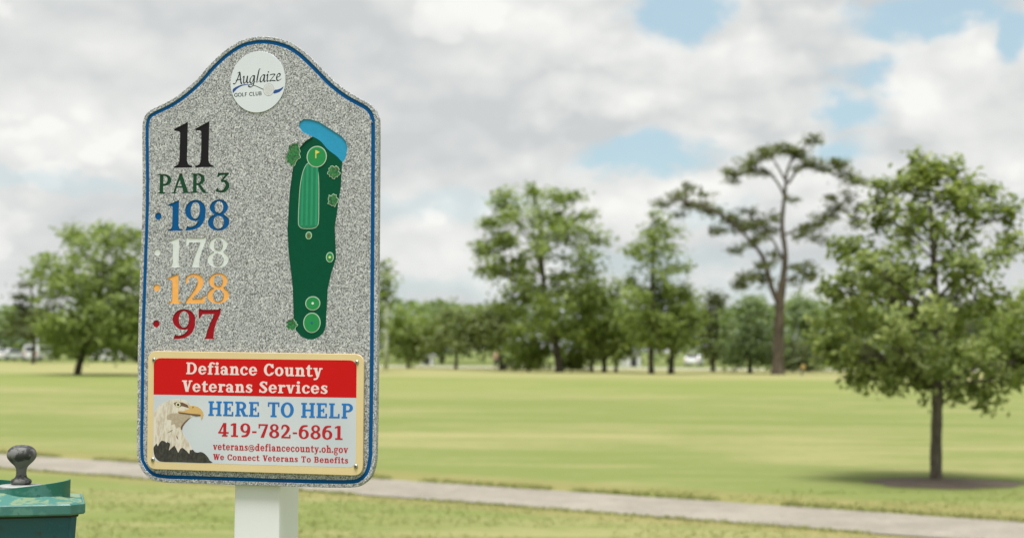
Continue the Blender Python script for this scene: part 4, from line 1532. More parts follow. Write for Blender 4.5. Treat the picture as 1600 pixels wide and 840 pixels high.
# the young tree beside the path
make_tree('young_tree', 'young broad crowned tree with slim trunk standing in a bare soil ring beyond the path', (1463, 751), 20.2,
          [(1463, 752, 21), (1463, 700, 18), (1465, 640, 17), (1466, 580, 16), (1464, 500, 13), (1462, 420, 10), (1458, 340, 6), (1452, 280, 3)],
          crown=[(255, 1438, 1456), (290, 1412, 1490), (335, 1372, 1536), (380, 1335, 1568), (420, 1300, 1584), (460, 1282, 1596), (500, 1280, 1606), (540, 1292, 1618), (575, 1325, 1606), (596, 1390, 1560)], sprays=48,
          blobs=[(1435, 248, 10, 9, 4), (1486, 264, 12, 14, 5), (1546, 292, 9, 12, 5), (1580, 340, 9, 24, 6), (1572, 320, 6, 10, 3), (1408, 285, 16, 12, 5), (1372, 290, 12, 9, 3), (1340, 385, 12, 12, 5), (1322, 432, 16, 10, 5), (1298, 456, 14, 10, 5),
                 (1290, 540, 9, 12, 4), (1310, 556, 16, 12, 6), (1345, 588, 18, 9, 6), (1402, 562, 8, 24, 5), (1392, 600, 7, 10, 3), (1432, 604, 10, 6, 3), (1486, 612, 8, 10, 4), (1534, 612, 16, 10, 6), (1545, 628, 8, 6, 2), (1580, 590, 22, 14, 8), (1606, 560, 22, 24, 9),
                 (1448, 270, 14, 20, 6), (1500, 290, 18, 14, 6), (1380, 340, 14, 12, 5), (1395, 420, 30, 18, 8), (1545, 470, 30, 20, 8), (1450, 545, 50, 14, 14)],
          leaf=L_MAPLE, bark=B_GREY, lsize=.104, twigs=190, per=28, spread=.20, seed=6, limbs=52, gap=.16, depth=.95, up=.25, flat=.75)

# the pine with flat tufted limbs
make_tree('pine_tree', 'tall open pine with flat dark tufts and a bare brown trunk', (1215, 584), 122,
          [(1215, 585, 19), (1216, 540, 17), (1218, 490, 15), (1220, 462, 14), (1227, 400, 8.5), (1222, 350, 7), (1227, 300, 5.5), (1231, 265, 4.2), (1242, 238, 2.5)],
          blobs=[(1265, 216, 14, 8, 7), (1244, 232, 20, 8, 8), (1215, 234, 26, 10, 14), (1190, 242, 20, 8, 10), (1168, 254, 20, 7, 9), (1150, 270, 22, 9, 10), (1185, 268, 24, 6, 8), (1145, 282, 10, 5, 3), (1265, 252, 22, 7, 9), (1288, 262, 16, 6, 6),
                 (1308, 250, 16, 8, 7), (1322, 272, 18, 9, 8), (1345, 283, 22, 7, 8), (1372, 287, 12, 6, 4), (1318, 260, 10, 12, 4), (1252, 240, 18, 8, 6),
                 (1036, 318, 14, 6, 5), (1060, 308, 20, 8, 9), (1075, 292, 14, 8, 5), (1098, 302, 12, 4, 3), (1090, 318, 24, 9, 11), (1062, 334, 14, 3, 3), (1115, 328, 20, 9, 9), (1140, 340, 22, 10, 10), (1122, 358, 10, 9, 5), (1160, 355, 24, 11, 11), (1184, 345, 20, 8, 8), (1200, 362, 16, 9, 6), (1178, 378, 18, 10, 7), (1152, 390, 12, 4, 3), (1170, 330, 14, 6, 4), (1206, 340, 12, 8, 4),
                 (1172, 432, 22, 9, 9), (1156, 446, 12, 8, 5), (1192, 420, 16, 12, 7), (1200, 438, 14, 9, 5), (1210, 405, 10, 12, 4), (1240, 312, 10, 6, 3), (1268, 356, 20, 10, 7), (1290, 340, 18, 9, 7), (1308, 326, 20, 12, 9), (1332, 345, 16, 10, 7), (1345, 322, 12, 10, 5), (1392, 292, 12, 5, 4), (1325, 305, 12, 9, 5), (1300, 305, 10, 8, 4), (1250, 365, 12, 8, 4), (1252, 418, 18, 9, 7), (1272, 434, 16, 10, 6), (1244, 440, 10, 8, 3), (1285, 372, 16, 5, 4), (1240, 262, 10, 6, 2)],
          leaf=L_PINE, bark=B_PINE, lsize=.42, per=27, spread=.70, seed=9, slim=.34, flat=.52, up=.6,
          limb_px=[[(1219, 478, 10), (1205, 447, 8), (1193, 405, 6.5), (1170, 375, 4.5), (1140, 347, 4), (1100, 327, 3), (1055, 315, 1.5)],
                   [(1224, 405, 4), (1206, 372, 3), (1186, 350, 2)], [(1194, 410, 3.5), (1182, 428, 2.5), (1162, 440, 1.5)],
                   [(1227, 365, 4), (1250, 357, 3), (1285, 345, 2.5), (1310, 325, 2), (1335, 335, 1)], [(1221, 445, 4), (1245, 428, 3), (1270, 426, 1.5)],
                   [(1228, 310, 4.5), (1214, 282, 3.5), (1190, 262, 3), (1152, 272, 1.5)], [(1230, 285, 4), (1216, 258, 3), (1206, 242, 1.5)],
                   [(1232, 285, 4.5), (1255, 258, 3.5), (1290, 262, 3), (1330, 276, 2.2), (1370, 287, 1.2)], [(1238, 250, 3.5), (1254, 230, 2.5), (1264, 216, 1.2)], [(1300, 264, 2.5), (1308, 252, 1.2)]])

# the two big trees of the middle distance and their neighbours
make_tree('broadleaf_tree', 'large full green tree with forked trunk right of the sign', (873, 579), 125,
          [(874, 580, 15), (872, 560, 12), (866, 530, 12), (858, 500, 11), (850, 450, 8), (845, 400, 6), (842, 340, 3)],
          crown=[(298, 788, 892), (318, 768, 912), (345, 755, 925), (375, 750, 934), (405, 752, 940), (435, 768, 936), (465, 776, 934), (495, 782, 930), (520, 795, 925), (540, 815, 915)],
          blobs=[(832, 296, 12, 8, 5), (785, 312, 18, 12, 7), (895, 304, 15, 10, 6), (752, 385, 12, 16, 6), (760, 345, 12, 10, 5), (770, 418, 16, 10, 6), (938, 372, 12, 8, 4), (912, 335, 12, 12, 5), (800, 545, 20, 9, 5)],
          leaf=L_GREEN, lsize=.42, twigs=280, per=32, spread=1.05, seed=12, limbs=22, gap=.0, flat=.6)
make_tree('conical_tree', 'slender pointed green tree left of the pine', (1018, 583), 120,
          [(1018, 584, 10), (1017, 550, 8), (1018, 480, 7), (1020, 400, 5), (1024, 350, 2)],
          crown=[(340, 1018, 1034), (362, 1000, 1052), (390, 985, 1066), (420, 974, 1075), (450, 970, 1078), (480, 968, 1080), (510, 974, 1072), (540, 985, 1060)],
          blobs=[(1025, 338, 7, 10, 3), (1052, 360, 8, 8, 3), (985, 390, 12, 7, 4), (1068, 415, 10, 8, 4)],
          leaf=L_GREEN, lsize=.36, twigs=170, per=28, spread=.85, seed=15, limbs=16, gap=-.02, flat=.6)
make_tree('small_tree', 'low dark green tree close right of the pointed tree', (1048, 584), 121,
          [(1048, 585, 10), (1050, 550, 8), (1052, 500, 6), (1054, 470, 3)],
          crown=[(448, 1035, 1078), (468, 1022, 1090), (495, 1016, 1096), (520, 1018, 1096), (545, 1026, 1088)],
          leaf=L_GREEN, lsize=.36, twigs=110, per=30, spread=.9, seed=16, limbs=10, gap=-.1)
make_tree('multi_stem_tree', 'light green spreading tree filling the gap right of the large tree', (944, 580), 128,
          [(944, 581, 9), (944, 560, 7), (942, 520, 6), (940, 460, 3)],
          crown=[(432, 925, 960), (452, 905, 980), (480, 892, 996), (510, 885, 1004), (538, 890, 1000), (556, 905, 985)],
          leaf=L_GREEN, lsize=.4, twigs=150, per=30, spread=1.0, seed=18, limbs=12, gap=-.08)
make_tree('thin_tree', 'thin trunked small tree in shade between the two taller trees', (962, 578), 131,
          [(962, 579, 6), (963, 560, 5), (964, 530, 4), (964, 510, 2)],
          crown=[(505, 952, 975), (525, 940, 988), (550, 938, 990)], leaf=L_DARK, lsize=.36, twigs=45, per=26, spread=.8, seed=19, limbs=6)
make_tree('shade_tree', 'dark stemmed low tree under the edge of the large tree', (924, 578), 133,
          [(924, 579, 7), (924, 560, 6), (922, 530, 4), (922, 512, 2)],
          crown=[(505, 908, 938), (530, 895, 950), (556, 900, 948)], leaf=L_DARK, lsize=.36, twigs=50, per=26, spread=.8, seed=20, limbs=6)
# low growth between sign and large tree
make_tree('umbrella_tree', 'wide low dome shaped tree with shaded underside right of the sign', (712, 577), 139,
          [(712, 578, 6), (713, 562, 5), (716, 540, 4), (718, 520, 3)],
          crown=[(488, 690, 750), (500, 674, 768), (515, 664, 778), (530, 660, 782), (545, 664, 778)],
          leaf=L_OLIVE, lsize=.4, twigs=150, per=30, spread=.95, seed=22, limbs=12, gap=-.2)
make_tree('round_tree', 'round mid green tree just right of the pale pole', (638, 577), 142,
          [(638, 578, 7), (638, 560, 6), (640, 520, 4), (640, 500, 2)],
          crown=[(486, 622, 655), (500, 610, 668), (520, 605, 676), (545, 608, 674), (560, 616, 664)],
          leaf=L_GREEN, lsize=.4, twigs=100, per=30, spread=.95, seed=23, limbs=8, gap=-.15)
make_tree('tall_far_tree', 'ragged taller tree rising behind the dome shaped tree', (690, 572), 190,
          [(690, 573, 6), (690, 540, 5), (689, 500, 3), (688, 478, 1.5)],
          crown=[(470, 680, 698), (482, 668, 712), (500, 655, 728), (530, 650, 735), (555, 655, 730)],
          leaf=L_BLUE, lsize=.5, twigs=90, per=28, spread=1.3, seed=24, limbs=8, gap=-.1)
make_tree('leaning_tree', 'grey trunked tree whose low branches reach toward the dome shaped tree', (778, 577), 136,
          [(782, 578, 7), (782, 560, 6), (776, 530, 5), (768, 500, 3)],
          crown=[(478, 752, 790), (495, 738, 800), (515, 742, 805), (535, 752, 805)],
          leaf=L_OLIVE, lsize=.4, twigs=75, per=28, spread=.95, seed=25, limbs=8, gap=-.1)
make_tree('bush', 'bright green rounded bush left of the large tree trunk', (826, 579), 127,
          [(826, 580, 5), (827, 565, 4), (828, 550, 2)],
          crown=[(528, 812, 842), (542, 798, 856), (560, 794, 862), (576, 798, 860)],
          leaf=L_FRESH, lsize=.32, twigs=75, per=30, spread=.7, seed=26, limbs=6, gap=-.3, cat='bush')
make_tree('bush', 'small bright green bush right of the large tree trunk', (893, 579), 129,
          [(893, 580, 4), (893, 568, 3), (894, 556, 2)],
          crown=[(535, 885, 902), (550, 878, 912), (576, 880, 912)],
          leaf=L_FRESH, lsize=.32, twigs=40, per=28, spread=.7, seed=27, limbs=5, gap=-.3, cat='bush')
make_tree('hidden_tree', 'tree mostly hidden behind the sign with twigs past its right edge', (560, 578), 118,
          [(560, 579, 14), (560, 540, 12), (561, 480, 9), (562, 420, 5), (563, 400, 3)],
          crown=[(392, 520, 592), (415, 508, 602), (440, 505, 606), (470, 506, 604), (500, 512, 598), (525, 522, 590)],
          blobs=[(604, 432, 7, 7, 3), (606, 462, 8, 8, 3), (600, 408, 6, 6, 2)],
          leaf=L_GREEN, lsize=.36, twigs=130, per=28, spread=.8, seed=28, limbs=14, gap=-.05)
# behind the pine
make_tree('fresh_tree', 'fresh green full tree directly left of the pine trunk', (1172, 583), 130,
          [(1172, 584, 8), (1172, 565, 7), (1172, 530, 5), (1172, 490, 3)],
          crown=[(466, 1158, 1186), (480, 1140, 1205), (500, 1128, 1218), (525, 1120, 1224), (550, 1122, 1222), (568, 1132, 1212)],
          leaf=L_BLUE, lsize=.38, twigs=140, per=30, spread=1.0, seed=31, limbs=10, gap=-.12)
make_tree('dusky_tree', 'narrow dusky blue green tree right of the low dark tree', (1114, 583), 138,
          [(1114, 584, 8), (1114, 560, 7), (1114, 520, 5), (1113, 480, 2)],
          crown=[(464, 1106, 1122), (482, 1098, 1134), (505, 1092, 1140), (535, 1092, 1142), (562, 1098, 1138)],
          leaf=L_DARK, lsize=.4, twigs=85, per=28, spread=.95, seed=32, limbs=8, gap=-.1)
make_tree('shady_tree', 'broad bluish tree with dark base right of the pine trunk', (1262, 581), 146,
          [(1262, 582, 9), (1262, 560, 8), (1260, 520, 5), (1258, 490, 3)],
          crown=[(468, 1240, 1272), (484, 1226, 1290), (505, 1222, 1304), (535, 1222, 1310), (560, 1228, 1306)],
          leaf=L_BLUE, lsize=.42, twigs=110, per=28, spread=1.1, seed=33, limbs=10, gap=-.02)
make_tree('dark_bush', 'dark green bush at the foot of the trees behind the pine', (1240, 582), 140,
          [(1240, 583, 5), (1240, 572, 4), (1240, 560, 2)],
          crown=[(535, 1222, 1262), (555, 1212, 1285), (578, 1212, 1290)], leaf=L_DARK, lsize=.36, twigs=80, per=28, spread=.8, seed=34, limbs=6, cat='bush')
make_tree('pale_tree', 'pale green tree peeping past the young tree at the right edge', (1612, 590), 105,
          [(1612, 591, 12), (1612, 560, 10), (1612, 520, 7), (1610, 480, 3)],
          crown=[(448, 1595, 1640), (470, 1578, 1655), (505, 1568, 1664), (540, 1572, 1660), (562, 1585, 1645)],
          leaf=L_FRESH, lsize=.36, twigs=110, per=28, spread=.85, seed=35, limbs=10, gap=-.1)
make_tree('middle_tree', 'bushy green tree seen through the left edge of the young tree', (1330, 582), 143,
          [(1330, 583, 8), (1330, 560, 7), (1330, 520, 5), (1332, 480, 2)],
          crown=[(470, 1316, 1345), (490, 1302, 1362), (520, 1292, 1372), (550, 1296, 1370), (566, 1306, 1360)],
          leaf=L_GREEN, lsize=.42, twigs=100, per=28, spread=1.0, seed=36, limbs=8, gap=-.08)
for i, (px, yb, d, hw, top, lab) in enumerate(((1420, 583, 150, 42, 480, 'shaded tree seen behind the left half of the young tree'), (1500, 584, 148, 46, 472, 'tree mostly hidden behind the middle of the young tree'), (1560, 584, 146, 34, 490, 'low tree seen between the young tree and the frame edge'))):
    make_tree('background_tree', lab, (px, yb), d, [(px, yb + 1, 8), (px, 560, 7), (px + 2, 520, 4), (px, top + 15, 2)],
              crown=[(top, px - hw * .3, px + hw * .3), (top + 18, px - hw * .75, px + hw * .75), (top + 45, px - hw, px + hw), (top + 75, px - hw * .85, px + hw * .85)],
              leaf=(L_BLUE, L_DARK, L_GREEN)[i], lsize=.42, twigs=85, per=28, spread=1.05, seed=40 + i, limbs=8, gap=-.1)
# left of the sign
make_tree('leaning_broadleaf', 'large dark green tree with a leaning trunk left of the sign', (122, 572), 96,
          [(121, 573, 13), (123, 560, 11), (129, 540, 11), (137, 515, 10), (148, 480, 8), (156, 430, 5), (160, 385, 3)],
          crown=[(346, 105, 215), (362, 90, 240), (385, 70, 258), (410, 56, 268), (440, 50, 272), (470, 48, 270), (500, 50, 262), (522, 58, 250), (540, 72, 235)],
          blobs=[(150, 440, 60, 50, 40), (105, 500, 40, 26, 20), (190, 480, 40, 40, 20), (110, 352, 12, 8, 5), (155, 350, 14, 8, 5), (182, 350, 10, 8, 4), (58, 420, 12, 10, 5), (72, 398, 12, 8, 4), (205, 352, 10, 8, 4)],
          leaf=L_GREEN, lsize=.30, twigs=330, per=34, spread=.78, seed=52, limbs=22, gap=-.04, flat=.65)
make_tree('spruce', 'dark needled tree with layered branches at the far left', (52, 562), 160,
          [(52, 563, 7), (52, 545, 6), (52, 510, 5), (48, 460, 3), (44, 436, 1.5)],
          blobs=[(40, 440, 14, 4, 5), (32, 458, 18, 4, 6), (52, 462, 16, 5, 6), (28, 476, 16, 4, 5), (58, 482, 26, 6, 8), (34, 498, 34, 8, 14), (70, 500, 26, 8, 10), (48, 514, 42, 8, 16), (24, 512, 18, 6, 6), (84, 516, 20, 8, 8), (46, 486, 26, 6, 8)],
          leaf=L_DARK, bark=B_DARK, lsize=.5, per=24, spread=1.0, seed=54, limbs=26, flat=.45, slim=.4)
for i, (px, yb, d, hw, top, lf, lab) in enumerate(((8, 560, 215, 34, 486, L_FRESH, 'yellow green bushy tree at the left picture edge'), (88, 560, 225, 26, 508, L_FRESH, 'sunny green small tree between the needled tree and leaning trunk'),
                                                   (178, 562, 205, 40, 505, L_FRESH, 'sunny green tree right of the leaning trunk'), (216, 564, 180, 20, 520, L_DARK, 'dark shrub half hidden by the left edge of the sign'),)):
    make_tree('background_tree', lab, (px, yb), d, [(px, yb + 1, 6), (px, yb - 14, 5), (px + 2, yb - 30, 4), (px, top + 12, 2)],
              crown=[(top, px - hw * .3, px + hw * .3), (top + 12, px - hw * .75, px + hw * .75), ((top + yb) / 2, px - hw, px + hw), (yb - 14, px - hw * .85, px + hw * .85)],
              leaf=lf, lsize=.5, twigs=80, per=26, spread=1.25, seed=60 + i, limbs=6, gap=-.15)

# bare soil ring round the young tree
f = at(1463, 751, 20.2)
V, F = [], []
n, rr = 60, 6
cx, cy = f.x + .07, 20.15
for j in range(rr + 1):
    for k in range(n):
        a = 2 * math.pi * k / n
        rad = (1.0 + .09 * math.sin(3 * a + 1) + .06 * math.sin(7 * a)) * (j / rr)
        x, y = cx + rad * math.cos(a), cy + rad * math.sin(a) * .72
        V.append((x, y, ground_z(x, y) + .055 * (1 - (j / rr) ** 2) + .006))
for j in range(rr):
    for k in range(n):
        F.append((j * n + k, j * n + (k + 1) % n, (j + 1) * n + (k + 1) % n, (j + 1) * n + k))
m_soil = paint('soil', (.085, .064, .046), .95, .35, 14, .6)
soil = mesh_obj('soil_ring', V, F, m_soil, None, True)
soil['kind'] = 'structure'
soil['label'] = 'round patch of bare brown soil under the young tree'

# far wood closing the view
rng = np.random.default_rng(77)
cs = []
while len(cs) < 34000:
    x = rng.uniform(-130, 190)
    y = 212 + rng.normal(0, 4) + 6 * math.sin(x * .02)
    hmax = 8.0 + 2.2 * noise.noise(Vector((x * .06, 1, 0))) + 1.6 * noise.noise(Vector((x * .22, 4, 0)))
    if x < -60:
        hmax *= .85
    cs.append((x, y, -FALL + hmax * rng.random() ** .55))
wood = leaf_mesh('far_wood', np.array(cs), .95, L_BLUE, None, rng, .3, .6)
wood['kind'] = 'stuff'
wood['label'] = 'low far off wood along the edge of the course'

# ---------------------------------------------------------------- small far things
m_carw = paint('car_white', (.78, .79, .80), .3, .02, 3)
m_glass = paint('car_glass', (.03, .035, .04), .15, .02, 3, 0, .6)
m_rub = paint('tyre', (.02, .02, .02), .8, .1, 20)
m_trim = paint('trim_dark', (.04, .04, .045), .5, .1, 20)
m_lampr = paint('tail_lamp', (.45, .02, .02), .3, .05, 20)
m_hub = paint('wheel_metal', (.45, .45, .46), .35, .05, 20, 0, .5, .8)

def extrude_profile(bm, prof, w, bev=.04, taper=None):
    """side outline (x, z) pushed to width w along Y"""
    fr = [bm.verts.new((x, -w / 2, z)) for x, z in prof]
    bk = [bm.verts.new((x, w / 2, z)) for x, z in prof]
    n = len(prof)
    fs = [bm.faces.new(fr), bm.faces.new(bk[::-1])]
    for i in range(n):
        bm.faces.new((fr[(i + 1) % n], fr[i], bk[i], bk[(i + 1) % n]))
    es = list({e for f_ in fs for e in f_.edges})
    bmesh.ops.bevel(bm, geom=es, offset=bev, segments=2, affect='EDGES')

def car(label, loc, rz, kind):
    t = empty('parked_car' if kind != 'van' else 'parked_van', loc, label, 'car' if kind != 'van' else 'van', rz, 'white vehicles parked far behind the trees')
    if kind == 'car':
        prof = [(-2.15, .32), (2.15, .32), (2.2, .55), (2.1, .78), (1.15, .93), (.45, 1.40), (-1.0, 1.44), (-1.75, .98), (-2.15, .92), (-2.2, .6)]
        win = [(1.0, .95), (.42, 1.34), (-.95, 1.37), (-1.55, .98)]
        L, w = 1.35, 1.74
    else:
        prof = [(-2.4, .35), (2.4, .35), (2.45, .8), (2.2, 1.05), (1.7, 1.15), (1.15, 1.85), (-2.35, 1.9), (-2.42, .9)]
        win = [(1.65, 1.15), (1.2, 1.72), (-2.0, 1.75), (-2.0, 1.15)]
        L, w = 1.5, 1.85
    bm = bmesh.new()
    extrude_profile(bm, prof, w, .07)
    bd = bm_obj('body', bm, m_carw, t, False)
    for s in (-1, 1):
        bm = bmesh.new()
        vs = [bm.verts.new((x, s * (w / 2 + .004), z)) for x, z in win]
        f_ = bm.faces.new(vs)
        ex = bmesh.ops.extrude_face_region(bm, geom=[f_])
        for v in ex['geom']:
            if isinstance(v, bmesh.types.BMVert):
                v.co.y -= s * .03
        bm_obj('side_window', bm, m_glass, bd)
    bm = bmesh.new()
    xx = prof[6][0] if kind == 'car' else -2.385
    if kind == 'car':
        vs = [bm.verts.new(p) for p in ((-1.08, -.6, 1.42), (-1.08, .6, 1.42), (-1.72, .68, 1.02), (-1.72, -.68, 1.02))]
        for v in vs:
            v.co.x -= .012
    else:
        vs = [bm.verts.new(p) for p in ((-2.385, -.7, 1.72), (-2.385, .7, 1.72), (-2.43, .72, 1.15), (-2.43, -.72, 1.15))]
    f_ = bm.faces.new(vs)
    bm_obj('rear_window', bm, m_glass, bd)
    bm = bmesh.new()
    vs = [bm.verts.new(p) for p in (((1.12, -.68, .97), (1.12, .68, .97), (.52, .6, 1.39), (.52, -.6, 1.39)) if kind == 'car' else ((1.68, -.75, 1.2), (1.68, .75, 1.2), (1.2, .7, 1.8), (1.2, -.7, 1.8)))]
    for v in vs:
        v.co.x += .02
    bm.faces.new(vs)
    bm_obj('windscreen', bm, m_glass, bd)
    for s in (-1, 1):
        bm = bmesh.new()
        box(bm, -2.235 if kind == 'car' else -2.45, -2.12 if kind == 'car' else -2.36, s * w * .40 - .1, s * w * .40 + .1, .68, .86 if kind == 'car' else 1.0, .01)
        bm_obj('tail_light', bm, m_lampr, bd)
        for xw in (-L, L):
            bm = bmesh.new()
            r = bmesh.ops.create_cone(bm, cap_ends=True, segments=24, radius1=.32, radius2=.32, depth=.2)
            for v in r['verts']:
                v.co = Vector((xw + v.co.x, s * (w / 2 - .07) + v.co.z, .32 + v.co.y))
            wh = bm_obj('wheel', bm, m_rub, t)
            bm = bmesh.new()
            r = bmesh.ops.create_cone(bm, cap_ends=True, segments=16, radius1=.19, radius2=.19, depth=.02)
            for v in r['verts']:
                v.co = Vector((xw + v.co.x, s * (w / 2 + .035) + v.co.z, .32 + v.co.y))
            bm_obj('rim', bm, m_hub, wh)
    return t

def gpt(px, d):
    p = at(px, 560, d)
    return (p.x, d, ground_z(p.x, d))

car('white car parked beyond the needled tree at the far left', gpt(17, 188), R(62), 'car')
car('white van parked between the needled tree and the leaning trunk', gpt(61, 190), R(83), 'van')
car('white low car parked right of the leaning trunk beside the sign', gpt(171, 182), R(-28), 'car')
car('white car parked far behind the trees left of the pine', gpt(1085, 190), R(74), 'car')

# white shed behind the trees
m_shed = paint('shed_white', (.72, .72, .70), .7, .04, 4)
m_roof = paint('shed_roof', (.26, .25, .25), .8, .1, 6)
def shed(label, loc, rz, w, d, h):
    t = empty('shed', loc, label, 'shed', rz, 'white sheds behind the trees')
    bm = bmesh.new()
    pr = [(-w / 2, 0), (w / 2, 0), (w / 2, h), (0, h + w * .3), (-w / 2, h)]
    extrude_profile(bm, pr, d, .01)
    wl = bm_obj('wall', bm, m_shed, t)
    V = []
    for y in (-d / 2 - .15, d / 2 + .15):
        V += [(-w / 2 - .2, y, h - .10), (0, y, h + w * .3 + .03), (w / 2 + .2, y, h - .10), (w / 2 + .2, y, h), (0, y, h + w * .3 + .13), (-w / 2 - .2, y, h)]
    F = [(0, 1, 7, 6), (1, 2, 8, 7), (2, 3, 9, 8), (3, 4, 10, 9), (4, 5, 11, 10), (5, 0, 6, 11), (0, 5, 4, 1), (1, 4, 3, 2), (6, 7, 10, 11), (7, 8, 9, 10)]
    mesh_obj('roof', V, F, m_roof, t)
    bm = bmesh.new()
    box(bm, -.4, .4, -d / 2 - .03, -d / 2 + .02, .02, min(h - .15, 1.95), .008)
    dr = bm_obj('door', bm, m_trim, wl)
    return t
shed('small white shed with a grey roof behind the shaded trunks', gpt(985, 178), R(18), 1.7, 2.0, 1.35)
shed('tiny white hut under the dome shaped tree', gpt(669, 180), R(-10), 1.3, 1.5, 1.0)

# golf cart seen end on, with its driver beside it
g = empty('golf_cart', gpt(797, 136), 'small dark golf cart with a white rear panel among the low trees', 'golf cart', R(97))
bm = bmesh.new()
extrude_profile(bm, [(-1.1, .25), (1.1, .25), (1.15, .55), (.8, .72), (.45, .48), (-.1, .42), (-.15, .72), (-1.1, .74), (-1.15, .5)], 1.12, .05)
bd = bm_obj('body', bm, m_trim, g)
bm = bmesh.new()
box(bm, -1.19, -1.15, -.34, .34, .34, .88, .015)
bm_obj('rear_panel', bm, m_carw, bd)
bm = bmesh.new()
box(bm, -.75, -.15, -.5, .5, .745, .83, .03)
box(bm, -.80, -.68, -.5, .5, .835, 1.15, .03)
bm_obj('seat', bm, m_trim, g)
for sx_ in (-1.05, .62):
    for s in (-1, 1):
        V, F = [], []
        tube(V, F, [(sx_, s * .5, .7), (sx_ * .92, s * .5, 1.74)], [.02, .02], 8)
        mesh_obj('roof_post', V, F, m_trim, g)
bm = bmesh.new()
box(bm, -1.15, .75, -.6, .6, 1.74, 1.79, .03)
bm_obj('roof', bm, paint('cart_roof', (.10, .11, .10), .5, .05, 6), g)
for xw in (-.75, .8):
    for s in (-1, 1):
        bm = bmesh.new()
        r = bmesh.ops.create_cone(bm, cap_ends=True, segments=20, radius1=.23, radius2=.23, depth=.18)
        for v in r['verts']:
            v.co = Vector((xw + v.co.x, s * .5 + v.co.z, .23 + v.co.y))
        wh = bm_obj('wheel', bm, m_rub, g)
        bm = bmesh.new()
        r = bmesh.ops.create_cone(bm, cap_ends=True, segments=14, radius1=.12, radius2=.12, depth=.02)
        for v in r['verts']:
            v.co = Vector((xw + v.co.x, s * .598 + v.co.z, .23 + v.co.y))
        bm_obj('rim', bm, m_hub, wh)

m_skin = paint('skin', (.52, .32, .24), .55, .06, 30)
m_cloth = paint('dark_clothes', (.028, .030, .034), .85, .15, 30)
m_shirt = paint('tan_shirt', (.40, .27, .21), .8, .1, 30)
m_hair = paint('hair', (.05, .035, .025), .7, .2, 60)
def skin_mesh(name, verts, edges, radii, m, parent, lv=2):
    me = bpy.data.meshes.new(name)
    me.from_pydata(verts, edges, [])
    o = bpy.data.objects.new(name, me)
    C.objects.link(o)
    sk = o.modifiers.new('s', 'SKIN')
    sk.use_smooth_shade = True
    for v, r in zip(me.skin_vertices[0].data, radii):
        v.radius = (r, r)
    me.skin_vertices[0].data[0].use_root = True
    su = o.modifiers.new('u', 'SUBSURF')
    su.levels = su.render_levels = lv
    dg = bpy.context.evaluated_depsgraph_get()
    m2 = bpy.data.meshes.new_from_object(o.evaluated_get(dg))
    bpy.data.objects.remove(o)
    m2.materials.clear()
    m2.materials.append(m)
    m2.name = name
    return link(bpy.data.objects.new(name, m2), parent)

pr = empty('person', gpt(775, 150), 'person in dark trousers and tan top standing beside the golf cart', 'person', R(25))
J = [(0, 0, .92), (0, .0, 1.12), (0, .01, 1.32), (0, .01, 1.42), (0, .0, 1.49), (0, -.02, 1.58), (0, -.02, 1.66),
     (.19, 0, 1.36), (.25, .02, 1.10), (.24, -.08, .88), (.24, -.12, .79), (-.19, 0, 1.36), (-.26, .02, 1.10), (-.22, -.12, .92), (-.20, -.18, .85),
     (.09, 0, .86), (.11, -.02, .48), (.11, .02, .09), (.12, -.14, .04), (-.09, 0, .86), (-.11, .0, .48), (-.12, .03, .09), (-.14, -.13, .04)]
E_ = [(0, 1), (1, 2), (2, 3), (3, 4), (4, 5), (5, 6), (3, 7), (7, 8), (8, 9), (9, 10), (3, 11), (11, 12), (12, 13), (13, 14), (0, 15), (15, 16), (16, 17), (17, 18), (0, 19), (19, 20), (20, 21), (21, 22)]
RR = [.15, .14, .16, .10, .055, .095, .085, .065, .048, .036, .04, .065, .048, .036, .04, .095, .062, .045, .045, .095, .062, .045, .045]
skin_mesh('body', J, E_, RR, m_skin, pr)
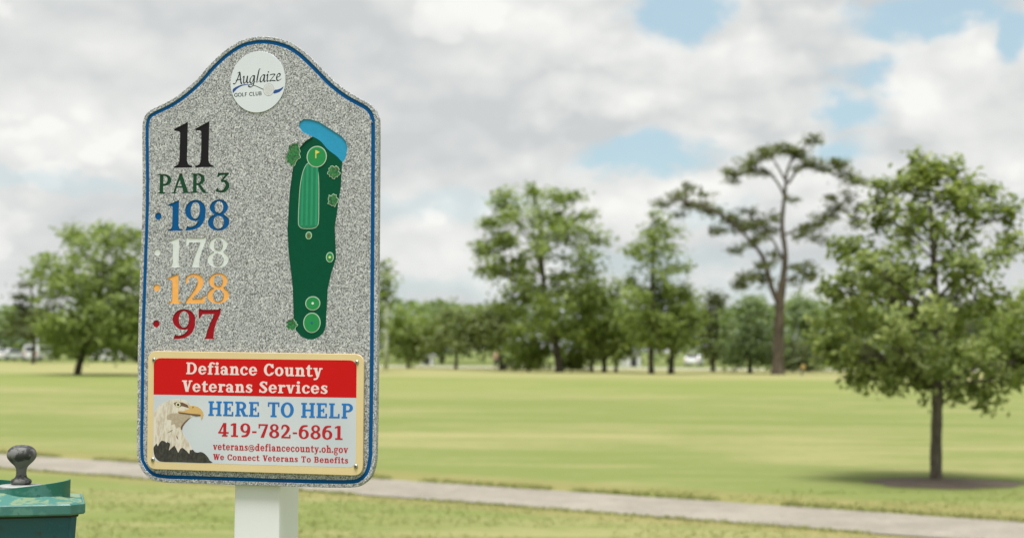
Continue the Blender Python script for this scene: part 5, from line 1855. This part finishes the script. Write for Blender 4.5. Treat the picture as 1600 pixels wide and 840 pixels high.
skin_mesh('shirt', [J[0], J[1], J[2], J[3], J[7], (.225, .01, 1.22), J[11], (-.23, .01, 1.22)], [(0, 1), (1, 2), (2, 3), (3, 4), (4, 5), (3, 6), (6, 7)], [.165, .155, .175, .11, .08, .065, .08, .065], m_shirt, pr)
skin_mesh('trousers', [J[0], J[15], J[16], J[17], J[19], J[20], J[21]], [(0, 1), (1, 2), (2, 3), (0, 4), (4, 5), (5, 6)], [.16, .108, .078, .062, .108, .078, .062], m_cloth, pr)
skin_mesh('shoe', [(.115, .06, .05), (.12, -.06, .05), (.125, -.18, .04)], [(0, 1), (1, 2)], [.055, .055, .045], m_rub, pr)
skin_mesh('shoe', [(-.12, .07, .05), (-.13, -.05, .05), (-.145, -.17, .04)], [(0, 1), (1, 2)], [.055, .055, .045], m_rub, pr)
skin_mesh('hair', [(0, .02, 1.62), (0, .01, 1.70), (0, -.03, 1.72)], [(0, 1), (1, 2)], [.09, .09, .07], m_hair, pr)

# tee marker with a yellow disc by the pine
mk = empty('marker_post', gpt(1253, 118), 'short dark post with a yellow orange disc right of the pine trunk', 'marker')
bm = bmesh.new()
lathe(bm, [(.05, -.05), (.045, .62), (.03, .66)], 14)
bm_obj('post', bm, m_trim, mk, True)
bm = bmesh.new()
r = bmesh.ops.create_cone(bm, cap_ends=True, segments=28, radius1=.17, radius2=.17, depth=.03)
for v in r['verts']:
    v.co = Vector((v.co.x + .08, -.07 + v.co.z, .68 + v.co.y))
bm_obj('disc', bm, paint('marker_yellow', (.46, .32, .11), .5, .05, 10), mk)

# pale pole beside the sign
pl = empty('pole', gpt(603, 132), 'tall thin pale green pole just right of the sign', 'pole')
bm = bmesh.new()
lathe(bm, [(.20, -.1), (.19, 2.0), (.16, 6.0), (.15, 6.05)], 16)
bm_obj('shaft', bm, paint('pole_pale', (.36, .40, .27), .8, .1, 3), pl, True)
bm = bmesh.new()
lathe(bm, [(.16, 6.055), (.19, 6.1), (.19, 6.2), (.08, 6.26)], 16)
bm_obj('cap', bm, paint('pole_cap', (.40, .40, .36), .5, .1, 5), pl, True)
